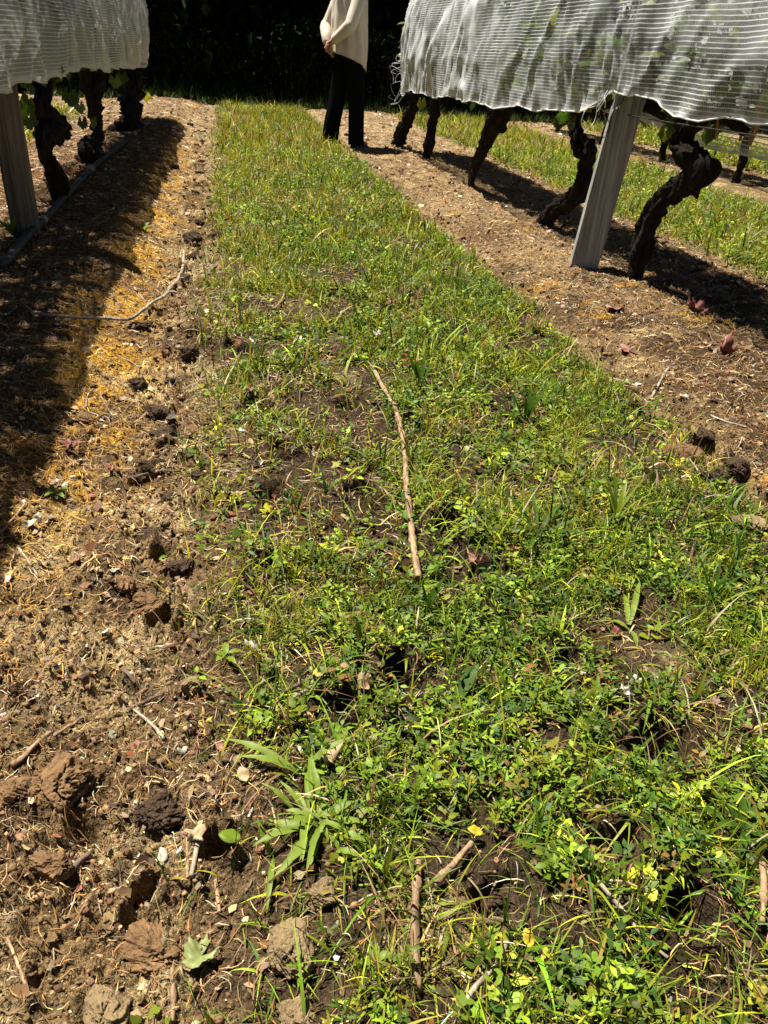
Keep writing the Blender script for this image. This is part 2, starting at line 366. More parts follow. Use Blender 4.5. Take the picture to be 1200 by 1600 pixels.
DRY = [(.45, .34, .17), (.36, .24, .10), (.30, .17, .07), (.55, .45, .28), (.22, .12, .06)]
BARE = [at(a, b)+(q_,) for a, b, q_ in [(770,1400,.075),(700,1370,.05),(950,1330,.06),(860,1480,.05),(640,1060,.06),(520,1130,.05),(740,900,.08),(1020,1180,.07),(560,1440,.05),(480,1060,.06),(400,780,.05),(440,714,.06),(400,620,.05),(640,860,.07),(520,640,.05),(1050,1550,.05),(690,1590,.04),(860,1180,.05),(330,880,.1),(1180,1130,.06)]]
def gmask(x, y):
    p = fbm(x, y, 3.5, 3, 201)+.5*fbm(x, y, 9, 2, 211)
    left = 1-sm(.0, .55, x)        # the left side of the strip is thinner
    bare = sm(.09, .22, p+.03*left+.0*(1-sm(.5, 1.5, y)))
    ok = 1-.9*bare*(1-sm(3, 6, y)*.6)
    for px, py, q_ in BARE: ok = np.minimum(ok, .12+.88*sm(.5, 1.2, np.hypot(x-px, y-py)/q_+.9*fbm(x, y, 16, 2, 281)))
    for px, py, r, d in PW:
        ok = np.minimum(ok, sm(.6, 1.5, np.hypot(x-px, y-py)/r))
    return ok
parts = []
for (x0, x1, y0, y1, dens, hh, ww) in [(-.25, 1.4, .3, 1.2, 30000, .044, .0027), (-.25, 1.4, 1.2, 2.2, 22000, .048, .0034), (-.25, 1.4, 2.2, 4, 15000, .052, .0047), (-.25, 1.4, 4, 7.5, 11000, .05, .0056), (-.25, 1.5, 7.5, 14.3, 6500, .062, .0078),
        (2.4, 4.5, 3, 7.5, 6500, .055, .0062), (2.4, 4.5, 7.5, 14, 3000, .075, .010), (5.4, 8, 5, 14, 900, .1, .014), (-3.2, -1.5, 4, 12, 2600, .085, .011)]:
    x, y = sample(x0, x1, y0, y1, dens); a = zones(x, y)
    p = (a[0]*gmask(x, y)*(.35+.65*sm(-.12, .1, fbm(x, y, 7, 3, 251)))+(a[1]+a[2]+a[3])*.9); k = rs.rand(len(x)) < p; x, y = x[k], y[k]; n = len(x)
    yel = sm(-.12, .14, fbm(x, y, 2.6, 3, 221)-.08*(1-sm(2, 5, y))+.17*sm(3.5, 9, y)+.12*(1-sm(-.1, .5, x))*(1-sm(1.4, 2, x))); r = rs.rand(n)
    col = pick(GREENS, n); c2 = pick(YEL, n); c3 = pick(DRY, n)
    col = np.where((r < .6*yel)[:, None], c2, col); r = rs.rand(n); col = np.where((r < .12+.28*yel*sm(-.02, .12, fbm(x, y, 4, 3, 291)))[:, None], c3, col)
    tall = (rs.rand(n) < .08)
    h = hh*(.45+rs.rand(n)**1.4*1.4)*(1+.7*tall); w = ww*(.6+.8*rs.rand(n))*(1+.6*tall)
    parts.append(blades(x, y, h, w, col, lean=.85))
for (x0, x1, y0, y1, dens, L_, w_) in [(-.1, 1.4, .3, 1.3, 850, .065, .0075), (-.1, 1.4, 1.3, 2.4, 700, .07, .0085), (-.1, 1.4, 2.4, 5, 380, .075, .010), (-.1, 1.4, 5, 9, 80, .10, .013), (2.6, 4.4, 3.5, 9, 110, .12, .016)]:
    x, y = sample(x0, x1, y0, y1, dens); a = zones(x, y); cl = sm(-.1, .15, fbm(x, y, 3, 3, 261)); k = rs.rand(len(x)) < (a[0]+a[1])*(.15+.85*cl)*gmask(x, y)*(.3+.7*sm(0, .5, x)); x, y = x[k], y[k]
    m3 = rs.randint(2, 6, len(x)); x = np.repeat(x, m3)+rs.normal(0, .008, m3.sum()); y = np.repeat(y, m3)+rs.normal(0, .008, m3.sum()); n = len(x)
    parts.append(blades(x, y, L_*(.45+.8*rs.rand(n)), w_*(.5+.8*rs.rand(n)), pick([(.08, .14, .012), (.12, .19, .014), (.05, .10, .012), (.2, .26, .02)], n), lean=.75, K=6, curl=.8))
def join(parts, name, m, label=None):
    o = 0; V = []; F = []; Cc = []
    for v, f, c in parts: V.append(v); F.append(f+o); Cc.append(c); o += len(v)
    ob = mk(name, np.concatenate(V), np.concatenate(F), m, col=np.concatenate(Cc)); tag(ob, label, kind='stuff'); return ob
tag(join(parts, 'grass', M['veg']), 'short green and yellowing grass of the strip between the vine rows', 'grass')

# small-leaved ground weeds
LV = np.array([[0, 0, 0], [0, .33, .03], [0, .68, .02], [0, 1, -.06], [-.2, .22, .05], [-.27, .55, .07], [.2, .22, .05], [.27, .55, .07]])
LF = np.array([[0, 6, 1], [0, 1, 4], [1, 6, 7], [1, 7, 2], [1, 2, 5], [1, 5, 4], [2, 7, 3], [2, 3, 5]])
parts = []
for (x0, x1, y0, y1, dens, sz) in [(-.2, 1.4, .3, 1.1, 3600, .0145), (-.2, 1.4, 1.1, 2.2, 2100, .0155), (-.2, 1.4, 2.2, 4.2, 1000, .019), (-.2, 1.4, 4.2, 8, 330, .026), (2.4, 4.5, 3.5, 9, 200, .03), (5.4, 7.5, 6, 12, 60, .05)]:
    x, y = sample(x0, x1, y0, y1, dens); a = zones(x, y)
    cl = sm(-.08, .1, fbm(x, y, 5, 3, 231)); k = rs.rand(len(x)) < (a[0]*gmask(x, y)*(.12+.88*cl)*(.45+.55*sm(0, .6, x))+a[1]+a[3]); x, y = x[k], y[k]
    n = len(x); L = 7; x = np.repeat(x, L); y = np.repeat(y, L); ph = np.repeat(rs.rand(n)*6.28, L)+np.tile(np.arange(L)*2.4, n)
    lev = np.tile(np.arange(L)/L, n); s = sz*(.6+.9*rs.rand(n*L))*(1.15-.5*lev)
    hgt = sz*(.3+2.3*lev)*(.5+1.1*np.repeat(rs.rand(n), L)); rad = sz*.35*rs.rand(n*L)
    ox = np.cos(ph+1.57)*rad; oy = np.sin(ph+1.57)*rad
    pos = np.stack([x+ox, y+oy, height(x, y)+hgt], -1)
    R = rotz(ph)@rotx(rs.uniform(-.1, .8, n*L))@roty(rs.uniform(-.5, .5, n*L))
    col = np.repeat(pick([(.15, .22, .015), (.21, .28, .018), (.095, .16, .014), (.27, .31, .02), (.055, .11, .018), (.32, .26, .04), (.2, .1, .03)], n, jit=.2, w=[4, 3, 4, 1.3, 3, .3, .5]), L, 0)*(.8+.4*rs.rand(n*L, 1))
    wid = (.4+.85*np.repeat(rs.rand(n)**1.3, L)); sc = np.stack([s*wid, s, s], -1)
    V, F = inst(LV, LF, pos, R, sc); parts.append((V, F, np.repeat(col, len(LV), 0)))
tag(join(parts, 'ground_weeds', M['veg']), 'small leaved clover and chickweed growing through the grass strip', 'weeds')

parts = []
T_, TF_ = None, None
a_ = np.linspace(-2.6, 2.6, 13); r_ = .55+.3*np.abs(np.cos(a_*1.7)); LBV = np.concatenate([[[0, 0, 0]], np.stack([np.sin(a_)*r_, np.cos(a_)*r_+.2, -.12*r_**2+.06*np.cos(a_*3)], -1)]); LBF = np.array([[0, i+2, i+1] for i in range(12)])
for (x0, x1, y0, y1, dens, sz) in [(-.2, 1.4, .3, 1.3, 420, .0085), (-.2, 1.4, 1.3, 2.6, 300, .010), (-.2, 1.4, 2.6, 6, 120, .013)]:
    x, y = sample(x0, x1, y0, y1, dens); a = zones(x, y); k = rs.rand(len(x)) < a[0]*gmask(x, y)*sm(-.1, .12, fbm(x, y, 6, 2, 271)); x, y = x[k], y[k]; n = len(x)
    L = 6; x = np.repeat(x, L); y = np.repeat(y, L); ph = np.repeat(rs.rand(n)*6.28, L)+np.tile(np.arange(L)*1.1, n)+rs.normal(0, .3, n*L); s = sz*(.5+.9*rs.rand(n*L)); rd = sz*(1+1.6*rs.rand(n*L))
    pos = np.stack([x+np.cos(ph+1.57)*rd, y+np.sin(ph+1.57)*rd, height(x, y)+sz*(.5+1.3*rs.rand(n*L))], -1)
    col = np.repeat(pick([(.10, .18, .014), (.17, .25, .016), (.26, .28, .02), (.2, .13, .04)], n, w=[4, 4, 2, .8]), L, 0)*(.75+.5*rs.rand(n*L, 1))
    V, F = inst(LBV, LBF, pos, rotz(ph)@rotx(rs.normal(.25, .45, n*L))@roty(rs.normal(0, .4, n*L)), np.stack([s, s*(.8+.8*rs.rand(n*L)), s], -1)); parts.append((V, F, np.repeat(col, len(LBV), 0)))
tag(join(parts, 'lobed_weeds', M['veg']), 'low lobed-leaf weeds spreading flat through the grass strip', 'weeds')

# dry straw, roots and stalks lying on everything
def straws(x, y, L, w, col, K=4, lift=.002, wig=.5):
    n = len(x); a = rs.rand(n)*6.28; t = np.linspace(-.5, .5, K+1)[None]; bend = rs.normal(0, wig, n)[:, None]
    ang = a[:, None]+bend*t*2; dx = np.cumsum(np.cos(ang), 1)/(K+1)*L[:, None]; dy = np.cumsum(np.sin(ang), 1)/(K+1)*L[:, None]
    X = x[:, None]+dx-dx.mean(1)[:, None]; Y = y[:, None]+dy-dy.mean(1)[:, None]
    Z = height(X.ravel(), Y.ravel()).reshape(X.shape); Zm = Z.mean(1)[:, None]; Z = np.maximum(Z, Zm*.5+Z*.5)+lift+rs.rand(n)[:, None]*lift*3+rs.normal(0, .12, n)[:, None]*t*L[:, None]*.6
    P = np.stack([X, Y, Z], -1); s = np.stack([-np.sin(ang), np.cos(ang), 0*ang+rs.normal(0, .5, n)[:, None]], -1)
    ww = (w[:, None]*(1-.6*np.abs(t*2)**2))[..., None]
    V = np.stack([P-s*ww*.5, P+s*ww*.5], 2).reshape(n, -1, 3); q = np.array([[2*i, 2*i+1, 2*i+3, 2*i+2] for i in range(K)])
    F = (q[None]+(np.arange(n)*2*(K+1))[:, None, None]).reshape(-1, 4)
    return V.reshape(-1, 3), F, np.repeat(col, 2*(K+1), 0)
parts = []
for (x0, x1, y0, y1, dens, L, w) in [(-1.1, 2.3, .3, 1.2, 17000, .02, .0011), (-1.4, 3., 1.2, 2.4, 10500, .028, .0014), (-1.8, 3.4, 2.4, 4.5, 5200, .038, .002), (-1.6, 4, 4.5, 8, 2000, .05, .0032), (-3, 6, 8, 14.4, 450, .08, .006)]:
    x, y = sample(x0, x1, y0, y1, dens); n = len(x); zz = zones(x, y)
    bl = (1-sm(-.5, -.25, x)); br = sm(1.4, 1.6, x)
    k = rs.rand(n) < (1-.55*np.clip(zz[0], 0, 1)*sm(0, .4, x))*np.clip(.35+.5*bl+.35*br+.4*sm(0, .2, fbm(x, y, 6, 2, 241)), 0, 1); x, y, bl = x[k], y[k], bl[k]; n = len(x)
    col = pick([(.44, .30, .12), (.28, .16, .055), (.55, .46, .30), (.13, .07, .03), (.34, .16, .05)], n, w=[3, 4, 1.3, 4, 2.5])
    mo = (np.exp(-((x+.42)/.16)**2)*(y > 1)); col = np.where((rs.rand(n) < .7*mo)[:, None], pick([(.5, .27, .04), (.4, .22, .05)], n), col)
    parts.append(straws(x, y, L*(.4+1.6*rs.rand(n)**2+.3), w*(.5+rs.rand(n)), col))
tag(join(parts, 'straw_litter', M['straw']), 'dry straw and root fibres lying over the soil and moss', 'straw')

# chips and leaf flakes
parts = []
QT = np.array([[-.5, -.3, 0], [.45, -.5, .1], [.6, .25, 0], [-.1, .6, .15], [-.6, .2, .05]]); QF = np.array([[0, 1, 2], [0, 2, 3], [0, 3, 4]])
for (x0, x1, y0, y1, dens, s) in [(-1.1, 2.3, .3, 1.2, 9000, .0045), (-1.4, 2.8, 1.2, 2.4, 6500, .0055), (-1.3, 3.2, 2.4, 4.5, 1900, .007), (-1.6, 4, 4.5, 8, 600, .010), (-3, 6, 8, 14.4, 150, .016)]:
    x, y = sample(x0, x1, y0, y1, dens); zz = zones(x, y); k = rs.rand(len(x)) < (1-.65*np.clip(zz[0]+zz[1], 0, 1)); x, y = x[k], y[k]; n = len(x)
    col = pick([(.34, .24, .12), (.6, .54, .42), (.17, .095, .045), (.75, .72, .66), (.25, .085, .04), (.09, .05, .025)], n, w=[4, .5, 5, .1, .8, 3.5])
    sz = s*(.4+2.2*rs.rand(n)**5); pos = np.stack([x, y, height(x, y)+.001+.3*sz], -1)
    R = rotz(rs.rand(n)*6.28)@rotx(rs.normal(0, .55, n))@roty(rs.normal(0, .55, n)); sc = np.stack([sz*(.6+.9*rs.rand(n)), sz*(.5+rs.rand(n)), sz], -1)
    V, F = inst(QT, QF, pos, R, sc); parts.append((V, F, np.repeat(col, 5, 0)))
o = join(parts, 'leaf_flakes', M['straw'], None); tag(o, 'tiny bleached chips and dead leaf flakes strewn on the bare soil', 'flakes')

# crumbs of soil
IV, IF = ico(1); IV2, IF2 = ico(2); parts = []
for (x0, x1, y0, y1, dens, s) in [(-1.1, 2.3, .3, 1.2, 9000, .0026), (-1.4, 2.6, 1.2, 2.4, 5200, .0034), (-1.2, 2.8, 2.4, 4.5, 1900, .0048), (-1.4, 3, 4.5, 8, 420, .007), (-2, 4, 8, 14, 40, .01)]:
    x, y = sample(x0, x1, y0, y1, dens); zz = zones(x, y); rut = np.exp(-((x+.17)/.13)**2)+np.exp(-((x-1.33)/.1)**2)+.5*(y < 1.2)
    k = rs.rand(len(x)) < np.clip((.16+.9*rut)*(1-.8*zz[0]), .06, 1); x, y = x[k], y[k]; n = len(x)
    col = pick([(.24, .15, .07), (.15, .085, .04), (.36, .26, .14)], n, w=[5, 4, 2])
    sz = s*(.35+2.4*rs.rand(n)**4); pos = np.stack([x, y, height(x, y)+.25*sz], -1)
    R = rotz(rs.rand(n)*6.28)@rotx(rs.rand(n)*6.28)
    for q in range(3):
        kk = np.arange(n) % 3 == q; T = IV*(1+.9*(rs.rand(len(IV), 1)-.5))*np.array([1, .75, .6])
        V, F = inst(T, IF, pos[kk], R[kk], sz[kk]*(1.)); parts.append((V, F, np.repeat(col[kk], len(IV), 0)))
o = join(parts, 'soil_crumbs', M['crumb']); tag(o, 'loose crumbs of dry soil along the ruts and bare path', 'soil crumbs')

# moss cushions on the berm edge
parts = []
x, y = sample(-.75, -.3, 1.2, 5.5, 9000); k = rs.rand(len(x)) < np.exp(-((x+.42-.12*fbm(x, y, 2, 2, 7))/.1)**2)*sm(-.02, .12, fbm(x, y, 5, 3, 141)); x, y = x[k], y[k]; n = len(x)
parts.append(blades(x, y, .008+.010*rs.rand(n), .003+.002*rs.rand(n), pick([(.45, .27, .03), (.34, .19, .03), (.5, .36, .05)], n), lean=.9, K=2))
o = join(parts, 'moss', M['veg']); tag(o, 'golden dry moss on the berm edge beside the left shadow', 'moss')

# ---------------------------------------------------------------- clods
def clod(px, py, w, l, h, m, label, seed, rot=0., sink=.3, sub=6, facet=.5):
    w, l, h = w*.84, l*.84, h*.9; X, Y = gat(px, py, h*.3); V, F = ico(sub); r = np.random.RandomState(seed)
    V = V.copy()
    for _ in range(9):                       # break planes off it so it has faces
        d = r.normal(size=3); d /= np.linalg.norm(d); c = r.uniform(.55, .85); q = V@d-c; V -= np.outer(np.maximum(q, 0)*facet*1.7, d)
    nz = fbm(V[:, 0]+seed+V[:, 2]*.7, V[:, 1]-V[:, 2]*.8, 1.6, 5, seed, .62)
    n3 = fbm(V[:, 0]*1+V[:, 2]*1.3+seed, V[:, 1]*1-V[:, 2]*1.1, 5, 4, seed+3, .7); V *= (1+.8*nz+(.14 if m is M['clod'] else .3)*n3-.35*np.exp(-(np.abs(nz)/.03)**2)*(fbm(V[:, 0], V[:, 1]+V[:, 2], 1.1, 2, seed+8) > 0))[:, None]; V *= np.array([w/2, l/2, h/2]); c, s = math.cos(rot), math.sin(rot); V[:, :2] = V[:, :2]@np.array([[c, s], [-s, c]])
    z = hz(X, Y); o = mk('soil_clod', V+np.array([0, 0, h*(.5-sink)]), F, m); o.location = (X, Y, z)
    tag(o, label, 'soil clod', 'clods of earth thrown up along the path'); return o
CL = [(88,1215,.135,.115,.085,'clod','large reddish brown flat-faced clod of earth on bare soil at lower left'),
 (18,1240,.07,.09,.05,'clod','low brown clod touching the left side of the largest clod'),
 (250,1262,.075,.085,.06,'clodd','dark jagged clod right of the largest brown clod'),
 (78,1352,.065,.055,.045,'clod','small brown clod just below the largest clod, shadow under it'),
 (228,945,.075,.06,.045,'clod','brown clod on the rim of the deep black hole in the path'),
 (300,1070,.045,.04,.03,'clodp','rounded tan clod on the path beside a green seedling'),
 (285,885,.075,.07,.045,'clodd','dark crumbly clod at the grass edge above the deep hole'),
 (455,1478,.066,.08,.055,'clodp','pale mossy clod in the grass at bottom, left of short cane'),
 (500,1400,.06,.05,.035,'clodp','pale crumbly clod just above the mossy clod at bottom'),
 (160,1580,.09,.06,.04,'clodp','flat pale clod cut by the bottom edge of picture'),
 (235,1480,.10,.08,.035,'clod','low broad brown clod in the lower left soil below the hole'),
 (1100,690,.09,.08,.06,'clodd','dark rough clod in the right rut beside the grass'),
 (985,635,.07,.06,.045,'clodd','dark clod at the grass edge in the right rut, farther one'),
 (790,1400,.08,.07,.04,'clodd','dark soil lump among weeds right of the bottom cane'),
 (615,1035,.04,.035,.03,'clodd','little dark lump of soil in the middle of the weeds'),
 (300,400,.06,.06,.05,'clodd','dark clod at the top end of the bent branch'),
 (312,345,.08,.08,.05,'clodd','dark clod in left rut, second below the farthest hole'),
 (313,270,.10,.09,.06,'clodd','dark clod far up the left rut near the path end'),
 (190,818,.045,.03,.018,'clodp','flat pale stone-like clod lying in the left path'),
 (258,818,.03,.025,.016,'clodp','small flat pale lump right of the flat stone-like clod'),
 (1170,815,.12,.08,.04,'clodp','pale cracked clod at the right edge of the picture'),
 (460,1590,.05,.05,.03,'clodp','small pale lump at bottom edge below the mossy clod'),
 (130,655,.06,.06,.03,'clod','brown lump at the foot of the mossy berm'),
 (740,905,.06,.05,.04,'clodd','dark lump in the weeds right of the long cane tip')]
RUTC = [(307,225),(318,250),(306,300),(325,320),(300,372),(322,392),(285,430),(310,465),(272,470),(330,500),(298,548),(265,590),(320,600),(245,640),(300,668),(230,720),(310,740),(262,775),(235,830),(330,820),(190,905),(905,590),(940,615),(1030,655),(1070,705),(1120,745),(860,525),(800,480),(1150,730)]
def px_of(x, y, z=0.):
    d = np.array([x, y, z-CAM_H]); return 600+FPX*(d@RT)/(d@FW), 800-FPX*(d@UP)/(d@FW)
_q = np.random.RandomState(9)
for _y in list(np.arange(2.0, 11, .33)): RUTC.append(px_of(-.2+.085*_q.randn(), _y+.12*_q.randn()))
for i, (a, b) in enumerate(RUTC):
    k = np.random.RandomState(i).rand(3); q = .03+.075*k[0]**1.5; left = a < 400
    o = clod(a, b, q*1.3, q, q*.75, M['clodd' if k[1] < .6 else 'clod'], 'small dark broken clod half sunk in the line of clods along the '+('left' if left else 'right')+' rut', 700+i, rot=k[2]*6, sub=5, sink=.46)
    o['group'] = 'small clods along the '+('left' if left else 'right')+' rut'
for i, (a, b, w, l, h, m, lab) in enumerate(CL): clod(a, b, w, l, h, M[m], lab, 300+i, rot=i*.9)

# ---------------------------------------------------------------- canes and twigs
def stick(name, pts, rad, m, label, cat='twig', group=None, lift=.004, seed=0, knots=(), spurs=(), knot_r=1.5):
    """pts: photo pixels of a stick lying on the ground; knots: fractions with swollen nodes"""
    W_ = [gat(*p) for p in pts]; Z = [hz(*q) for q in W_]; 
    P = np.array([[q[0], q[1], 0] for q in W_]); n = max(len(P)*10, 24); P = cat_smooth(P, n)
    t = np.linspace(0, 1, n); g = height(P[:, 0], P[:, 1]); gs = np.convolve(np.pad(g, 8, 'edge'), np.ones(17)/17, 'valid')
    L = np.linalg.norm(np.diff(P, axis=0), axis=1).sum()
    r0, r1 = rad; R = r0+(r1-r0)*t
    P[:, 2] = gs+lift+R
    P[:, 0] += .003*min(L, .6)*4*fbm(t*4+seed, t*0, 1, 2, seed); 
    for k in knots: R = R*(1+(knot_r-1)*np.exp(-((t-k)*L/(r0*1.6))**2))
    root = emp(name, (P[0][0], P[0][1], P[0][2]), label, cat, group) if spurs else None
    v, f = tube(P, R, 14, rough=.3, rf=60, seed=seed, step=max(r0*.9, .002), stri=.2)
    o = mk('stem' if spurs else name, v, f, m)
    if not spurs:
        base(o, tuple(P[0])); tag(o, label, cat, group); return o
    ch = [o]
    for k, dx, dy, dz, r in spurs:
        i = int(k*(n-1)); q = P[i]; e = q+np.array([dx, dy, dz]); v, f = tube([q, (q+e)/2+np.array([0, 0, .003]), e], [r, r*.9, r*.6], 8, .15, 30, seed+3)
        ch.append(mk('spur', v, f, m))
    kids(root, ch); return root
stick('pruned_cane', [(585, 592), (600, 622), (616, 655), (627, 690), (632, 730), (633, 770), (637, 815), (643, 870), (650, 922)], (.0055, .0075), M['cane'],
      'long pale pruned vine cane lying lengthwise in the middle of the grass', 'cane', lift=.02, seed=2, knots=(.12, .3, .62, .85),
      spurs=((.3, .03, .01, .008, .004), (.62, -.012, .0, .006, .005), (.0, -.012, .06, .01, .003)))
stick('pruned_cane', [(652, 1358), (649, 1400), (647, 1450), (648, 1528)], (.0042, .0062), M['cane'], 'short thick cane with a cut end in the grass at the bottom', 'cane', lift=.012, seed=5, knots=(.3,),
      spurs=((.98, .001, -.022, -.012, .004),))
stick('fallen_branch', [(288, 400), (284, 432), (262, 468), (240, 492), (208, 508), (165, 508), (110, 506), (50, 500)], (.0065, .0042), M['caneg'],
      'bent grey branch lying from the left rut into the shaded berm', 'branch', lift=.02, seed=9, knots=(.25, .5, .7), spurs=((.28, .05, -.02, .0, .005), (.99, -.03, .03, .02, .003)))
TW = [([(1040, 1505), (1000, 1465), (965, 1425), (930, 1390)], (.0018, .0028), 'caneg', 'thin whitish straight twig in the weeds at lower right'),
 ([(675, 1395), (700, 1370), (722, 1345), (735, 1330)], (.0052, .0035), 'cane', 'broad split piece of stalk above right of the bottom cane'),
 ([(715, 1595), (740, 1555), (775, 1515), (790, 1480)], (.003, .0022), 'caneg', 'pale twig rising from the bottom edge right of the short cane'),
 ([(270, 1600), (272, 1560), (270, 1520)], (.003, .002), 'cane', 'straw coloured stalk standing at the bottom edge left of centre'),
 ([(325, 1325), (335, 1370), (343, 1430)], (.002, .0025), 'cane', 'pale dry stalk beside the grape leaf at lower left'),
 ([(293, 1310), (294, 1380)], (.002, .0018), 'cane', 'upright pale stalk left of a matching leaning stalk'),
 ([(300, 1378), (312, 1330), (320, 1315)], (.0035, .003), 'caneg', 'short grey split stalk by the white scrap'),
 ([(100, 1372), (120, 1355), (142, 1340)], (.006, .005), 'caned', 'stubby grey wood piece touching the small brown clod'),
 ([(200, 1100), (175, 1085), (158, 1078)], (.0025, .002), 'caned', 'short dark twig left of the forked twigs on the path'),
 ([(205, 1105), (235, 1095), (283, 1085)], (.003, .002), 'caned', 'dark twig running to the rounded tan clod'),
 ([(210, 1112), (235, 1130), (256, 1160)], (.002, .003), 'caneg', 'kinked grey twig in the lower left path'),
 ([(192, 1050), (212, 1075)], (.003, .002), 'caned', 'tiny dark twig beside white stone chips'),
 ([(85, 1150), (110, 1137), (132, 1125)], (.0016, .0022), 'cane', 'straight pale stalk above the largest clod'),
 ([(20, 1200), (45, 1180), (80, 1150)], (.004, .003), 'cane', 'brown stalk leaning on the largest clod'),
 ([(200, 752), (240, 742), (278, 738)], (.004, .003), 'caned', 'dark crosswise twig in the left path below the moss'),
 ([(335, 770), (370, 775), (395, 778)], (.004, .003), 'cane', 'reddish twig at the grass edge left of the strip'),
 ([(210, 450), (225, 470), (245, 480)], (.004, .003), 'caneg', 'short pale twig just above the bent branch'),
 ([(180, 555), (210, 570), (222, 590)], (.0025, .002), 'cane', 'thin pale twig in the path below the bent branch'),
 ([(135, 640), (137, 620), (150, 610), (175, 650)], (.002, .0015), 'caneg', 'thin curling pale twig on the mossy berm edge'),
 ([(28, 855), (45, 880), (60, 905)], (.0028, .002), 'caneg', 'pale stalk under the white scraps at the left edge'),
 ([(0, 835), (25, 810), (40, 790)], (.003, .002), 'cane', 'straw stalk at the left edge near the seedling'),
 ([(12, 1465), (30, 1510), (42, 1545)], (.0015, .002), 'cane', 'thin forked straw in the bottom left corner'),
 ([(590, 335), (608, 318), (636, 312)], (.009, .006), 'caned', 'dark crooked stick at the right edge of the grass farther up'),
 ([(595, 775), (610, 790), (640, 808)], (.005, .0035), 'cane', 'short reddish twig touching the long cane from the left'),
 ([(430, 490), (440, 475), (447, 455)], (.005, .003), 'cane', 'short pale twig standing in the grass left of middle'),
 ([(1015, 628), (1030, 600), (1045, 575)], (.005, .004), 'caneg', 'grey twig on the dark soil of the right berm'),
 ([(950, 598), (975, 605), (995, 612)], (.006, .004), 'caneg', 'pale stick beside the farther dark clod, right rut'),
 ([(1055, 690), (1070, 720), (1090, 745)], (.003, .002), 'caneg', 'thin twig leaning on the rough dark clod at right'),
 ([(1110, 652), (1140, 662), (1165, 670)], (.003, .002), 'caneg', 'fine pale twig on the right berm above the rough clod'),
 ([(930, 600), (905, 570), (890, 552)], (.005, .003), 'caned', 'dark twig at the grass edge of the right berm'),
 ([(1186, 1360), (1188, 1410), (1184, 1455)], (.004, .003), 'cane', 'split straw-coloured stalk at the lower right edge'),
 ([(1085, 850), (1070, 900), (1050, 950)], (.003, .002), 'caned', 'reddish dock stalk leaning over the grass at right'),
 ([(440, 1095), (470, 1080), (510, 1060)], (.004, .003), 'caned', 'dark twig pair piece in weeds left of the brown leaf'),
 ([(450, 1105), (480, 1090), (500, 1075)], (.003, .0025), 'caneg', 'pale grey twig lying along a dark twig in the weeds'),
 ([(895, 770), (915, 750), (930, 735)], (.003, .002), 'cane', 'thin stalk in the tall grass at right of centre')]
for i, (p, r, m, lab) in enumerate(TW):
    inn = at(*p[0])[0] > 0.0 and at(*p[0])[0] < 1.25
    stick('twig', p, r, M[m], lab, 'twig', 'small twigs and stalks on the ground', lift=.012 if inn else .002, seed=20+i, knots=(.5,) if i % 3 == 0 else ())

# ---------------------------------------------------------------- loose leaves
def lobed(n=40, lobes=5, depth=.35, cup=.15, seed=0, teeth=.06):
    """grape leaf outline around its petiole point, unit size"""
    r_ = np.random.RandomState(seed); a = np.linspace(-math.pi*.86, math.pi*.86, n)
    r = .62+.38*np.cos(a*.5)*.7-depth*.5*(np.abs(np.sin(a*lobes/2.0*.98)))**1.2*np.cos(a*.3)+teeth*np.where(np.arange(n) % 2, 1, -1)+.04*r_.normal(size=n)
    P = np.stack([np.sin(a)*r, np.cos(a)*r, 0*a], -1); m = P*.5
    V = np.concatenate([[[0, 0, 0]], m, P]); q = np.hypot(V[:, 0], V[:, 1]); ang = np.arctan2(V[:, 0], V[:, 1])
    V[:, 2] = -cup*q**2+.07*q*np.sin(ang*5+1)+.05*q*r_.normal(size=len(V))*.5
    F = []
    for i in range(n-1): F += [[0, 1+i+1, 1+i], [1+i, 2+i, n+2+i], [1+i, n+2+i, n+1+i]]
    return V, np.array(F)
